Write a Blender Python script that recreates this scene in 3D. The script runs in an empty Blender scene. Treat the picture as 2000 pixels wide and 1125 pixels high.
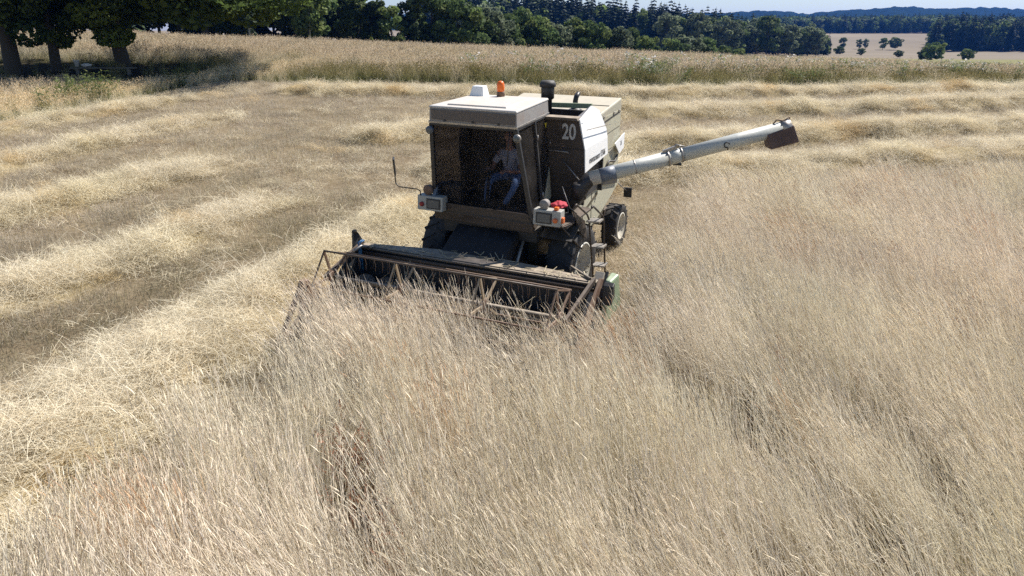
import bpy, bmesh, math, random
import numpy as np
from mathutils import Vector, Matrix, Euler

# ------------------------------------------------------------------ camera, sky, sun, exposure
SC = bpy.context.scene
COL = SC.collection
RND = random.Random(7)
RNG = np.random.default_rng(11)

F = 1386.0                       # focal length in pixels of a 2000 px wide picture
PIT = math.radians(19.9)
HC = 5.35
cam_d = bpy.data.cameras.new('camera')
cam_d.sensor_width = 36.0
cam_d.lens = 36.0 * F / 2000.0
cam_d.clip_start = 0.1
cam_d.clip_end = 20000.0
cam = bpy.data.objects.new('camera', cam_d)
COL.objects.link(cam)
cam.location = (0, 0, HC)
cam.rotation_euler = (math.pi / 2 - PIT, 0, 0)
SC.camera = cam

SUN_AZ, SUN_EL = math.radians(54), math.radians(52)
world = bpy.data.worlds.new('World')
SC.world = world
world.use_nodes = True
wn = world.node_tree
for n in list(wn.nodes):
    wn.nodes.remove(n)
sky = wn.nodes.new('ShaderNodeTexSky')
sky.sky_type = 'NISHITA'
sky.sun_disc = False
sky.sun_elevation = SUN_EL
sky.sun_rotation = SUN_AZ
sky.air_density = 1.0
sky.dust_density = 0.25
sky.ozone_density = 3.0
bg = wn.nodes.new('ShaderNodeBackground')
bg.inputs['Strength'].default_value = 0.07
wo = wn.nodes.new('ShaderNodeOutputWorld')
wn.links.new(sky.outputs[0], bg.inputs[0])
wn.links.new(bg.outputs[0], wo.inputs[0])

sun_d = bpy.data.lights.new('sun', 'SUN')
sun_d.energy = 5.0
sun_d.angle = math.radians(0.53)
sun_d.color = (1.0, 0.955, 0.89)
sun = bpy.data.objects.new('sun', sun_d)
COL.objects.link(sun)
to_sun = Vector((math.sin(SUN_AZ) * math.cos(SUN_EL), math.cos(SUN_AZ) * math.cos(SUN_EL), math.sin(SUN_EL)))
sun.rotation_euler = to_sun.to_track_quat('Z', 'Y').to_euler()
sun.location = (30, 30, 60)

SC.view_settings.view_transform = 'Standard'
SC.view_settings.look = 'None'
SC.view_settings.exposure = 0.72
SC.view_settings.gamma = 1.0
SC.view_settings.use_curve_mapping = False
SC.render.engine = 'CYCLES'
SC.cycles.max_bounces = 6
SC.cycles.diffuse_bounces = 3
SC.cycles.glossy_bounces = 3
SC.cycles.transmission_bounces = 4
SC.cycles.transparent_max_bounces = 12
SC.cycles.volume_bounces = 1
SC.cycles.use_denoising = False
SC.cycles.use_adaptive_sampling = False
SC.cycles.sample_clamp_indirect = 4.0
SC.cycles.sample_clamp_direct = 12.0
SC.cycles.caustics_reflective = False
SC.cycles.caustics_refractive = False

# ------------------------------------------------------------------ frames and terrain
def axes(yaw, pitch, roll):
    cy, sy = math.cos(yaw), math.sin(yaw)
    cp, sp = math.cos(pitch), math.sin(pitch)
    fw = np.array([cy * cp, sy * cp, -sp]); rt = np.array([sy, -cy, 0.0]); up = np.cross(rt, fw)
    c, s = math.cos(roll), math.sin(roll)
    return np.stack([c * rt + s * up, -s * rt + c * up, fw], 1)
CAM = np.array([0, 0, HC])
AW = axes(math.pi / 2, PIT, 0)
# the slope the harvester stands on: x forward, y to its left, z up
AC = axes(math.radians(204.945), math.radians(22.3967), math.radians(-0.326))
M3 = AW @ AC.T
T3 = CAM - M3 @ np.array([11.5436, 5.4652, 5.355])
NRM = M3[:, 2]
def c2w(p): return np.asarray(p, float) @ M3.T + T3
def w2c(p): return (np.asarray(p, float) - T3) @ M3
def smooth(a, b, x):
    t = np.clip((np.asarray(x, float) - a) / (b - a), 0, 1)
    return t * t * (3 - 2 * t)
def vnoise(x, y, s, seed=0):
    """smooth value noise in 0..1 with cells of s metres"""
    x = np.asarray(x, float) / s + 1000.0; y = np.asarray(y, float) / s + 1000.0
    xi = np.floor(x).astype(np.int64); yi = np.floor(y).astype(np.int64)
    fx = x - xi; fy = y - yi
    fx = fx * fx * (3 - 2 * fx); fy = fy * fy * (3 - 2 * fy)
    def h(i, j):
        v = (i * 374761393 + j * 668265263 + seed * 1274126177) & 0xffffffff
        v = ((v ^ (v >> 13)) * 1274126177) & 0xffffffff
        return ((v ^ (v >> 16)) & 0xffff) / 65535.0
    return (h(xi, yi) * (1 - fx) + h(xi + 1, yi) * fx) * (1 - fy) + (h(xi, yi + 1) * (1 - fx) + h(xi + 1, yi + 1) * fx) * fy

YT = np.array([-80, 15, 22, 30, 40, 46, 52, 60, 75, 100, 160, 260, 380, 500, 650, 800, 1200, 6000.])
GT = np.array([-80 * .0437, .655, 1.05, 1.62, 2.44, 2.80, 2.66, 2.70, 2.6, 1.5, -2.2, -4, -5.5, -2.5, 3, 6, 6, 6])
def plane_z(x, y): return T3[2] - (NRM[0] * (x - T3[0]) + NRM[1] * (y - T3[1])) / NRM[2]
def ground_z(x, y):
    x = np.asarray(x, float); y = np.asarray(y, float)
    z = 0
    for d, w in ((-4, .2), (-2, .2), (0, .2), (2, .2), (4, .2)):
        z = z + w * np.interp(y + d, YT, GT)
    b = smooth(14, 24, y)
    z = plane_z(x, y) * (1 - b) + z * b
    cs = np.interp(y, [18, 40, 60, 100, 200, 400], [0, .013, .036, .034, .0, 0])
    z = z - cs * np.clip(x - 8, -70, 60)
    z = z + 7.5 * np.exp(-((x + 10) / 95.0) ** 2 - ((y - 330) / 90.0) ** 2)
    return z

def at(px, py, dz=0.0, far=1500.0):
    """world point of the ground (or dz above it) seen at a pixel of the photograph"""
    d = AW @ np.array([(px - 1000) / F, -(py - 562.5) / F, 1.0])
    t = 2.0
    while t < far:
        P = CAM + d * t
        if P[2] < ground_z(P[0], P[1]) + dz:
            break
        t *= 1.003
    return P

# straw swaths: centre lines in the world, seven rows
SW = []
def sw_c(pts, w, h, fade):      # rows along the harvester's own direction
    SW.append((np.array([c2w((a, b, 0))[:2] for a, b in pts]), w, h, fade))
sw_c([(14, -2.7), (7.4, -3.1), (3.7, -3.7), (0, -4.2), (-3, -4.2), (-7, -4.6)], 1.2, .26, (-7, -1.5))
sw_c([(14, -8.4), (4.5, -8.5), (2, -8.3), (-.5, -8.5), (-3, -8.4)], .95, .22, (-4, -.5))
sw_c([(10, -13.9), (1, -13.9), (-2.3, -13.4), (-6, -12.9)], .9, .20, (-7, -2.5))
sw_c([(6, -19.1), (-4.3, -19.0), (-8, -19.0), (-12, -18.2)], .9, .20, (-13, -6))
sw_c([(3, -24), (-8, -24.1), (-10.7, -23.8), (-15, -23.2)], .8, .18, (-16, -10))
def sw_w(pts, w, h): SW.append((np.array(pts, float), w, h, None))
sw_w([(-11, 37.2), (-3.8, 36.8), (5.8, 36.9), (16.2, 38.6), (28.2, 40.6), (45, 43)], 1.0, .30)
sw_w([(-5, 27.0), (-1, 29.0), (5.3, 32.2), (10, 32.9), (16.8, 34.2), (25.3, 36.0), (42, 39)], 1.0, .32)
sw_w([(-2, 23), (2, 25.2), (6, 26.4), (11.7, 27.9), (18.9, 29.9), (24, 31), (40, 34)], 1.0, .32)
sw_w([(0, 19.6), (2.6, 21.4), (6.6, 22.7), (10.2, 23.5), (13.9, 24.3), (18.3, 25.5), (35, 29)], 1.05, .32)
def seg_dist(x, y, P):
    best = np.full(np.shape(x), 1e9)
    for a, b in zip(P[:-1], P[1:]):
        d = b - a; L2 = d @ d
        t = np.clip(((x - a[0]) * d[0] + (y - a[1]) * d[1]) / L2, 0, 1)
        best = np.minimum(best, np.hypot(x - a[0] - t * d[0], y - a[1] - t * d[1]))
    return best
def straw(x, y):
    """0..1 amount of straw lying at a point, and height of the heap"""
    x = np.asarray(x, float); y = np.asarray(y, float)
    amt = np.zeros(x.shape); hgt = np.zeros(x.shape)
    cx = (x - T3[0]) * M3[0, 0] + (y - T3[1]) * M3[1, 0]
    wob = (vnoise(x, y, 2.2, 5) - .5) * .9 + (vnoise(x, y, .8, 6) - .5) * .4
    for P, w, h, fade in SW:
        d = seg_dist(x, y, P) + wob * .55
        a = 1 - smooth(w * .55, w * 1.25, d)
        hh = h * (1 - smooth(0, w * 1.15, d)) * (.35 + .75 * vnoise(x, y, 1.3, 8) + .5 * vnoise(x, y, .45, 9))
        if fade:
            f = smooth(fade[0], fade[1], cx)
            a = a * f; hh = hh * f
        amt = np.maximum(amt, a); hgt = np.maximum(hgt, hh)
    return amt, hgt
def ground_top(x, y):
    return ground_z(x, y) + straw(x, y)[1]

def in_poly(x, y, poly):
    r = np.zeros(np.shape(x), bool)
    n = len(poly)
    for i in range(n):
        (x0, y0), (x1, y1) = poly[i], poly[(i + 1) % n]
        c = ((y0 > y) != (y1 > y)) & (x < (x1 - x0) * (y - y0) / (y1 - y0 + 1e-12) + x0)
        r ^= c
    return r
CUT_FAR = [(-60, 29), (-40, 28), (-28, 27.5), (-21.3, 29.4), (-19.4, 32.5), (-17.7, 36.3), (-15.6, 40.4), (-8.4, 40.5), (0, 40.3), (8.4, 40.2), (20.6, 42.3), (31, 44.5), (60, 49)]
def cut_far_y(x):
    xs = [p[0] for p in CUT_FAR]; ys = [p[1] for p in CUT_FAR]
    return np.interp(x, xs, ys)
def crop_mask(x, y):
    """standing rye: in front of the cutter bar and on the harvester's left"""
    x = np.asarray(x, float); y = np.asarray(y, float)
    cx = (x - T3[0]) * M3[0, 0] + (y - T3[1]) * M3[1, 0]
    cy = (x - T3[0]) * M3[0, 1] + (y - T3[1]) * M3[1, 1]
    wob = (vnoise(x, y, .7, 21) - .5) * .35
    left = np.interp(cx, [2.6, 4.4, 6.7, 8.6, 14], [-1.45, -.75, -.5, -.3, 0])
    front = (cx > np.where(cy < 1.3, 3.28, np.where(cy < 2.5, 2.98, 2.55)) + wob) & (cy > left + wob)
    side_edge = np.interp(cx, [-6, -4, -2, 0, 1, 2.6], [3.0, 3.0, 3.0, 3.2, 3.1, 2.8])
    back_y = np.interp(x, [2, 6.4, 13, 40], [17.2, 18.1, 18.7, 20.5])
    side = (cy > side_edge + wob) & (cx <= 3.3)
    return (front | side) & (y < back_y + wob * 2)

# ------------------------------------------------------------------ materials
def nt_new(name):
    m = bpy.data.materials.new(name)
    m.use_nodes = True
    nt = m.node_tree
    for n in list(nt.nodes):
        nt.nodes.remove(n)
    out = nt.nodes.new('ShaderNodeOutputMaterial')
    return m, nt, out
def principled(nt, out):
    b = nt.nodes.new('ShaderNodeBsdfPrincipled')
    nt.links.new(b.outputs[0], out.inputs[0])
    return b
def mixrgb(nt, a, b, fac, blend='MIX'):
    n = nt.nodes.new('ShaderNodeMix'); n.data_type = 'RGBA'; n.blend_type = blend
    for v, s in ((fac, n.inputs[0]), (a, n.inputs[6]), (b, n.inputs[7])):
        if isinstance(v, bpy.types.NodeSocket): nt.links.new(v, s)
        elif isinstance(v, (tuple, list)): s.default_value = (*v[:3], 1)
        else: s.default_value = v
    return n.outputs[2]
def noise(nt, scale, detail=4, rough=.6, vec=None, dist=0.0):
    n = nt.nodes.new('ShaderNodeTexNoise')
    n.inputs['Scale'].default_value = scale; n.inputs['Detail'].default_value = detail
    n.inputs['Roughness'].default_value = rough; n.inputs['Distortion'].default_value = dist
    if vec is not None: nt.links.new(vec, n.inputs['Vector'])
    return n.outputs[0]
def ramp(nt, src, lo, hi):
    n = nt.nodes.new('ShaderNodeMapRange'); n.inputs[1].default_value = lo; n.inputs[2].default_value = hi
    nt.links.new(src, n.inputs[0]); return n.outputs[0]
def texco(nt):
    return nt.nodes.new('ShaderNodeTexCoord').outputs['Object']
def geopos(nt):
    return nt.nodes.new('ShaderNodeNewGeometry').outputs['Position']

def worn(name, base, dust=(.30, .24, .17), amount=.5, rough=.55, metal=0.0, rust=None, up=.5, scale=3.0, chip=.72):
    """painted or bare sheet metal with dust lying on it, chips and stains"""
    m, nt, out = nt_new(name)
    b = principled(nt, out)
    co = texco(nt)
    n1 = ramp(nt, noise(nt, scale, 6, .65, co), .38, .72)
    n2 = ramp(nt, noise(nt, scale * 9, 5, .7, co), .42, .75)
    col = mixrgb(nt, base, tuple(c * chip for c in base), n2)
    f = nt.nodes.new('ShaderNodeMath'); f.operation = 'MULTIPLY'; f.inputs[1].default_value = amount
    nt.links.new(n1, f.inputs[0])
    col = mixrgb(nt, col, dust, f.outputs[0])
    if up > 0:                    # dust settles on faces that look up
        g = nt.nodes.new('ShaderNodeNewGeometry')
        s = nt.nodes.new('ShaderNodeSeparateXYZ'); nt.links.new(g.outputs['True Normal'], s.inputs[0])
        u = ramp(nt, s.outputs[2], .35, .95)
        q = nt.nodes.new('ShaderNodeMath'); q.operation = 'MULTIPLY'; q.inputs[1].default_value = up
        nt.links.new(u, q.inputs[0])
        q2 = nt.nodes.new('ShaderNodeMath'); q2.operation = 'MULTIPLY'
        nt.links.new(q.outputs[0], q2.inputs[0]); nt.links.new(ramp(nt, noise(nt, scale * 2.3, 5, .6, co), .2, .6), q2.inputs[1])
        col = mixrgb(nt, col, tuple(min(1, c * 1.45) for c in dust), q2.outputs[0])
    if rust:
        r = ramp(nt, noise(nt, scale * 4, 8, .72, co), .60, .68)
        col = mixrgb(nt, col, rust, r)
    nt.links.new(col, b.inputs['Base Color'])
    rr = nt.nodes.new('ShaderNodeMapRange'); rr.inputs[3].default_value = rough - .1; rr.inputs[4].default_value = min(1, rough + .3)
    nt.links.new(n1, rr.inputs[0]); nt.links.new(rr.outputs[0], b.inputs['Roughness'])
    b.inputs['Metallic'].default_value = metal
    bp = nt.nodes.new('ShaderNodeBump'); bp.inputs['Strength'].default_value = .15; bp.inputs['Distance'].default_value = .01
    nt.links.new(noise(nt, scale * 5, 4, .6, co), bp.inputs['Height']); nt.links.new(bp.outputs[0], b.inputs['Normal'])
    return m
def plain(name, base, rough=.5, metal=0.0, var=.25, scale=20):
    m, nt, out = nt_new(name)
    b = principled(nt, out)
    n = noise(nt, scale, 4, .6, texco(nt))
    nt.links.new(mixrgb(nt, base, tuple(c * (1 - var) for c in base), n), b.inputs['Base Color'])
    b.inputs['Roughness'].default_value = rough; b.inputs['Metallic'].default_value = metal
    return m
def glass_mat(name, tint=(.76, .75, .77), dusty=.035, dustcol=(.30, .265, .235)):
    m, nt, out = nt_new(name)
    tr = nt.nodes.new('ShaderNodeBsdfTransparent'); tr.inputs[0].default_value = (*tint, 1)
    gl = nt.nodes.new('ShaderNodeBsdfGlossy'); gl.inputs[1].default_value = .04; gl.inputs[0].default_value = (.9, .9, .92, 1)
    fr = nt.nodes.new('ShaderNodeFresnel'); fr.inputs[0].default_value = 1.02
    mx = nt.nodes.new('ShaderNodeMixShader')
    nt.links.new(fr.outputs[0], mx.inputs[0]); nt.links.new(tr.outputs[0], mx.inputs[1]); nt.links.new(gl.outputs[0], mx.inputs[2])
    df = nt.nodes.new('ShaderNodeBsdfDiffuse'); df.inputs[0].default_value = (*dustcol, 1)
    mx2 = nt.nodes.new('ShaderNodeMixShader')
    n = ramp(nt, noise(nt, 2.6, 6, .7, texco(nt)), .3, .8)
    q = nt.nodes.new('ShaderNodeMath'); q.operation = 'MULTIPLY'; q.inputs[1].default_value = dusty * 2
    nt.links.new(n, q.inputs[0]); nt.links.new(q.outputs[0], mx2.inputs[0])
    nt.links.new(mx.outputs[0], mx2.inputs[1]); nt.links.new(df.outputs[0], mx2.inputs[2])
    nt.links.new(mx2.outputs[0], out.inputs[0])
    return m
def plant_mat(name, trans=.3, rough=.7, big=None, spec=True):
    """plant tissue: the colour of each stem or leaf is stored on it, a tint comes with each tuft"""
    m, nt, out = nt_new(name)
    a = nt.nodes.new('ShaderNodeAttribute'); a.attribute_name = 'Col'
    t = nt.nodes.new('ShaderNodeAttribute'); t.attribute_name = 'tint'; t.attribute_type = 'INSTANCER'
    col = mixrgb(nt, a.outputs['Color'], t.outputs['Color'], 1.0, 'MULTIPLY')
    df = nt.nodes.new('ShaderNodeBsdfDiffuse'); nt.links.new(col, df.inputs[0])
    tl = nt.nodes.new('ShaderNodeBsdfTranslucent'); nt.links.new(col, tl.inputs[0])
    mx = nt.nodes.new('ShaderNodeMixShader'); mx.inputs[0].default_value = trans
    nt.links.new(df.outputs[0], mx.inputs[1]); nt.links.new(tl.outputs[0], mx.inputs[2])
    gl = nt.nodes.new('ShaderNodeBsdfGlossy'); gl.inputs[1].default_value = .5; gl.inputs[0].default_value = (1, 1, 1, 1)
    mx2 = nt.nodes.new('ShaderNodeMixShader'); mx2.inputs[0].default_value = .02
    nt.links.new(mx.outputs[0], mx2.inputs[1]); nt.links.new(gl.outputs[0], mx2.inputs[2])
    nt.links.new(mx2.outputs[0], out.inputs[0])
    return m
def leaf_mat(name, trans=.3):
    """leaves of a tree: colour stored per leaf, slightly different from tree to tree"""
    m, nt, out = nt_new(name)
    a = nt.nodes.new('ShaderNodeAttribute'); a.attribute_name = 'Col'
    oi = nt.nodes.new('ShaderNodeObjectInfo')
    mr = nt.nodes.new('ShaderNodeMapRange'); mr.inputs[3].default_value = .72; mr.inputs[4].default_value = 1.25
    nt.links.new(oi.outputs['Random'], mr.inputs[0])
    hs = nt.nodes.new('ShaderNodeHueSaturation')
    nt.links.new(a.outputs['Color'], hs.inputs['Color']); nt.links.new(mr.outputs[0], hs.inputs['Value'])
    df = nt.nodes.new('ShaderNodeBsdfDiffuse'); nt.links.new(hs.outputs[0], df.inputs[0])
    tl = nt.nodes.new('ShaderNodeBsdfTranslucent'); nt.links.new(hs.outputs[0], tl.inputs[0])
    mx = nt.nodes.new('ShaderNodeMixShader'); mx.inputs[0].default_value = trans
    nt.links.new(df.outputs[0], mx.inputs[1]); nt.links.new(tl.outputs[0], mx.inputs[2])
    gl = nt.nodes.new('ShaderNodeBsdfGlossy'); gl.inputs[1].default_value = .6
    mx2 = nt.nodes.new('ShaderNodeMixShader'); mx2.inputs[0].default_value = .015
    nt.links.new(mx.outputs[0], mx2.inputs[1]); nt.links.new(gl.outputs[0], mx2.inputs[2])
    nt.links.new(mx2.outputs[0], out.inputs[0])
    return m

MAT = dict(
    olive=worn('olive_paint', (.085, .078, .052), (.17, .13, .095), .55, .5, rust=(.10, .05, .03)),
    brown=worn('brown_dirty_metal', (.05, .036, .028), (.15, .115, .085), .45, .55, rust=(.09, .045, .025)),
    dark=worn('dark_metal', (.022, .022, .024), (.10, .085, .065), .35, .5),
    header=worn('header_paint', (.022, .03, .038), (.07, .06, .05), .45, .55, rust=(.05, .03, .02), up=.35),
    beam=worn('dusty_beam', (.10, .085, .065), (.24, .195, .145), .6, .7, rust=(.12, .06, .035), up=1.0),
    cream=worn('cream_paint', (.52, .50, .38), (.34, .28, .19), .6, .5, rust=(.22, .13, .07), up=.4),
    creamtop=worn('faded_hood_paint', (.46, .43, .33), (.40, .34, .26), .5, .6, up=.5),
    white=worn('white_paint', (.88, .88, .87), (.74, .71, .66), .12, .35, up=.0, scale=1.5, chip=.94),
    roof=worn('roof_white', (.58, .555, .515), (.44, .37, .30), .7, .5, up=.25, scale=1.6),
    fascia=worn('fascia_grey', (.30, .285, .27), (.20, .15, .12), .6, .5, rust=(.2, .13, .09), up=.0),
    black=worn('black_paint', (.018, .018, .02), (.09, .075, .06), .25, .4, up=.3),
    rubber=worn('tyre_rubber', (.022, .022, .024), (.12, .10, .08), .3, .75, up=.25, scale=6),
    rim=worn('rim_cream', (.60, .58, .50), (.34, .28, .2), .35, .45, rust=(.2, .11, .06), up=.1),
    tube=worn('auger_grey', (.52, .53, .49), (.40, .36, .29), .35, .42, up=.15),
    collar=worn('auger_collar', (.12, .15, .20), (.2, .18, .16), .3, .4, up=.2),
    rust=worn('rusty_brown', (.15, .085, .055), (.27, .20, .14), .6, .75, up=.25),
    wood=worn('weathered_wood', (.36, .27, .17), (.24, .19, .14), .5, .75, up=.3, scale=8),
    steel=worn('worn_steel', (.42, .40, .37), (.24, .19, .15), .5, .4, metal=.6, up=.2, scale=6),
    spout=worn('spout_rubber', (.075, .045, .042), (.22, .16, .135), .5, .7, up=.3),
    green=worn('pale_green_paint', (.25, .33, .20), (.3, .28, .2), .35, .5, up=.3),
    lampbox=worn('lamp_box_cream', (.40, .40, .37), (.34, .29, .22), .3, .45, up=.2),
    leather=worn('canvas_flap', (.34, .30, .24), (.22, .18, .14), .5, .8, rust=(.14, .08, .06), up=.3),
    blue=plain('blue_hose', (.02, .12, .28), .4),
    redcloth=plain('red_cloth', (.52, .035, .06), .8, scale=14, var=.5),
    amber=plain('amber_plastic', (.85, .17, .02), .25, var=.15),
    orange=plain('orange_lens', (.75, .18, .05), .3, var=.15),
    redlens=plain('red_lens', (.35, .03, .02), .3),
    lens=plain('headlight_glass', (.14, .15, .15), .12, var=.4),
    number=plain('number_grey', (.62, .61, .58), .6, scale=8),
    letters=plain('letter_dark', (.12, .12, .12), .6),
    yellow=plain('yellow_sticker', (.75, .60, .06), .5),
    mirror=plain('mirror_glass', (.55, .57, .6), .05, metal=1.0, var=.1),
    skin=plain('skin', (.50, .27, .19), .5, var=.15),
    fascia_front=worn('fascia_shaded', (.12, .10, .088), (.17, .135, .11), .6, .6, up=.0),  # front fascia: its shade put into a darker, dusty base colour
    feeder=worn('feeder_black', (.013, .014, .018), (.04, .036, .034), .4, .6, up=.0),
    shirt=plain('grey_shirt', (.60, .60, .66), .85, var=.25),
    jeans=plain('blue_jeans', (.17, .29, .52), .85, var=.3, scale=30),
    hair=plain('dark_hair', (.05, .035, .025), .7),
    seatc=plain('seat_vinyl', (.04, .035, .03), .6),
    glass=glass_mat('windscreen_glass'),
    sideglass=glass_mat('dusty_side_glass', (.26, .25, .25), .05),
    doorglass=glass_mat('door_glass', (.76, .77, .79), .04),
    bark=worn('tree_bark', (.055, .043, .033), (.09, .08, .06), .5, .9, up=.0, scale=5),
    birch=worn('birch_bark', (.52, .50, .46), (.10, .09, .08), .5, .8, up=.0, scale=4),
    bucket=plain('white_plastic', (.72, .70, .70), .5),
    plank=worn('grey_plank', (.15, .135, .115), (.2, .18, .15), .5, .8, up=.2, scale=8),
    crop=plant_mat('rye_straw', .30), grassm=plant_mat('grass_blades', .48), leaf=leaf_mat('leaves', .45), needle=leaf_mat('needles', .12),
)

# ------------------------------------------------------------------ mesh helpers
def tag(o, label=None, cat=None, group=None, kind=None):
    if label: o['label'] = label
    if cat: o['category'] = cat
    if group: o['group'] = group
    if kind: o['kind'] = kind
    return o
def link(name, mesh, mat=None, parent=None):
    o = bpy.data.objects.new(name, mesh)
    COL.objects.link(o)
    if mat is not None and not mesh.materials:
        mesh.materials.append(mat)
    if parent is not None:
        o.parent = parent
    return o
def empty(name, loc=(0, 0, 0), rot=(0, 0, 0), parent=None):
    o = bpy.data.objects.new(name, None)
    o.empty_display_size = .3
    COL.objects.link(o)
    o.location = loc; o.rotation_euler = rot
    if parent: o.parent = parent
    return o

class MB:
    """collects simple solids and links them as ONE mesh object"""
    def __init__(s): s.bm = bmesh.new()
    def hexa(s, b, t):
        vb = [s.bm.verts.new(p) for p in b]; vt = [s.bm.verts.new(p) for p in t]
        n = len(b)
        s.bm.faces.new(vb[::-1]); s.bm.faces.new(vt)
        for i in range(n):
            s.bm.faces.new((vb[i], vb[(i + 1) % n], vt[(i + 1) % n], vt[i]))
        return s
    def box(s, x0, x1, y0, y1, z0, z1):
        return s.hexa([(x0, y0, z0), (x1, y0, z0), (x1, y1, z0), (x0, y1, z0)], [(x0, y0, z1), (x1, y0, z1), (x1, y1, z1), (x0, y1, z1)])
    def prism(s, poly, axis, a, b):
        """polygon in the two other axes, pushed along axis from a to b"""
        def P(u, v, w):
            return {'x': (w, u, v), 'y': (u, w, v), 'z': (u, v, w)}[axis]
        return s.hexa([P(u, v, a) for u, v in poly], [P(u, v, b) for u, v in poly])
    def plate(s, pts, t):
        """flat sheet of thickness t through the given corner points"""
        P = [Vector(p) for p in pts]
        n = Vector((0, 0, 0))
        for i in range(len(P)):
            a, b = P[i], P[(i + 1) % len(P)]
            n += a.cross(b)
        n.normalize()
        return s.hexa([p - n * t / 2 for p in P], [p + n * t / 2 for p in P])
    def beam(s, p0, p1, w, d=None, up=(0, 0, 1)):
        d = d or w
        p0, p1 = Vector(p0), Vector(p1); a = (p1 - p0).normalized(); u = Vector(up)
        if abs(a.dot(u)) > .97: u = Vector((1, 0, 0))
        r = a.cross(u).normalized() * w / 2; q = r.cross(a).normalized() * d / 2
        return s.hexa([p0 - r - q, p0 + r - q, p0 + r + q, p0 - r + q], [p1 - r - q, p1 + r - q, p1 + r + q, p1 - r + q])
    def tube(s, pts, r, n=8, cap=True):
        P = [Vector(p) for p in pts]
        rr = r if isinstance(r, (list, tuple)) else [r] * len(P)
        rings = []; ref = None
        for i, p in enumerate(P):
            a = (P[min(i + 1, len(P) - 1)] - P[max(i - 1, 0)]).normalized()
            if ref is None:
                ref = Vector((0, 0, 1)) if abs(a.z) < .9 else Vector((1, 0, 0))
            u = (ref - a * ref.dot(a)).normalized(); ref = u; v = a.cross(u)
            rings.append([s.bm.verts.new(p + (u * math.cos(k * 2 * math.pi / n) + v * math.sin(k * 2 * math.pi / n)) * rr[i]) for k in range(n)])
        for A, B in zip(rings[:-1], rings[1:]):
            for k in range(n):
                f = s.bm.faces.new((A[k], A[(k + 1) % n], B[(k + 1) % n], B[k])); f.smooth = True
        if cap:
            s.bm.faces.new(rings[0][::-1]); s.bm.faces.new(rings[-1])
        return s
    def lathe(s, prof, axis='z', c=(0, 0, 0), n=24, cap=True):
        """profile of (radius, height) turned about an axis through c"""
        rings = []
        for r, h in prof:
            ring = []
            for k in range(n):
                a = k * 2 * math.pi / n; u, v = r * math.cos(a), r * math.sin(a)
                p = {'z': (u, v, h), 'y': (u, h, v), 'x': (h, u, v)}[axis]
                ring.append(s.bm.verts.new((p[0] + c[0], p[1] + c[1], p[2] + c[2])))
            rings.append(ring)
        for A, B in zip(rings[:-1], rings[1:]):
            for k in range(n):
                f = s.bm.faces.new((A[k], A[(k + 1) % n], B[(k + 1) % n], B[k])); f.smooth = True
        if cap and prof[0][0] > 1e-6: s.bm.faces.new(rings[0][::-1])
        if cap and prof[-1][0] > 1e-6: s.bm.faces.new(rings[-1])
        return s
    def mesh(s, name):
        bmesh.ops.remove_doubles(s.bm, verts=s.bm.verts, dist=1e-6)
        bmesh.ops.recalc_face_normals(s.bm, faces=s.bm.faces)
        me = bpy.data.meshes.new(name); s.bm.to_mesh(me); s.bm.free()
        return me
    def build(s, name, mat, parent=None, bevel=0.0):
        o = link(name, s.mesh(name), mat, parent)
        if bevel:
            b = o.modifiers.new('bevel', 'BEVEL'); b.width = bevel; b.segments = 2; b.limit_method = 'ANGLE'; b.angle_limit = math.radians(40)
        return o

def mesh_np(name, verts, faces, cols=None, mat=None, smooth_f=False):
    """mesh out of numpy arrays; faces all quads or all triangles; cols one colour per vertex"""
    verts = np.asarray(verts, np.float32); faces = np.asarray(faces, np.int32)
    me = bpy.data.meshes.new(name)
    k = faces.shape[1]
    me.vertices.add(len(verts)); me.vertices.foreach_set('co', verts.ravel())
    me.loops.add(faces.size); me.loops.foreach_set('vertex_index', faces.ravel())
    me.polygons.add(len(faces)); me.polygons.foreach_set('loop_start', np.arange(0, faces.size, k, dtype=np.int32))
    if smooth_f: me.polygons.foreach_set('use_smooth', np.ones(len(faces), bool))
    if cols is not None:
        a = me.attributes.new('Col', 'FLOAT_COLOR', 'POINT')
        c = np.ones((len(verts), 4), np.float32); c[:, :3] = cols
        a.data.foreach_set('color', c.ravel())
    me.update(calc_edges=True); me.validate()
    if mat: me.materials.append(mat)
    return me
# ------------------------------------------------------------------ the ground, the far hills
def grid_axis(parts):
    out = []
    for a, b, s in parts:
        out.append(np.arange(a, b, s))
    out.append(np.array([parts[-1][1]]))
    return np.concatenate(out)
gx = grid_axis([(-3000, -600, 200), (-600, -100, 20), (-100, -36, 3), (-36, 36, .22), (36, 100, 3), (100, 900, 20), (900, 3000, 200)])
gy = grid_axis([(-70, 0, 5), (0, 46, .22), (46, 90, 1.2), (90, 700, 8), (700, 1500, 40), (1500, 4000, 250)])
X, Y = np.meshgrid(gx, gy)
st_a, st_h = straw(X, Y)
Z = ground_z(X, Y) + st_h + (vnoise(X, Y, .5, 31) - .5) * .05 * (Y < 60)
soil = np.array([.20, .155, .105]); stub = np.array([.30, .245, .165]); strw = np.array([.40, .33, .20])
grs = np.array([.17, .14, .07]); grn = np.array([.08, .10, .035]); fld = np.array([.275, .235, .185]); lawn = np.array([.26, .25, .12])
n1 = vnoise(X, Y, 1.1, 41)[..., None]; n2 = vnoise(X, Y, 5, 42)[..., None]
C = soil * (1 - n1) + stub * n1
C = C * (1 - st_a[..., None]) + strw * st_a[..., None]
cm = crop_mask(X, Y)[..., None]
C = np.where(cm, soil * .9, C)
tree_shade = np.exp(-(((X + 25) / 10) ** 4 + ((Y - 43) / 5.5) ** 4))[..., None]  # shade under the broad trees, put into the ground colour
beyond = (Y > cut_far_y(X))[..., None] & (Y < 130)[..., None]
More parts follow.
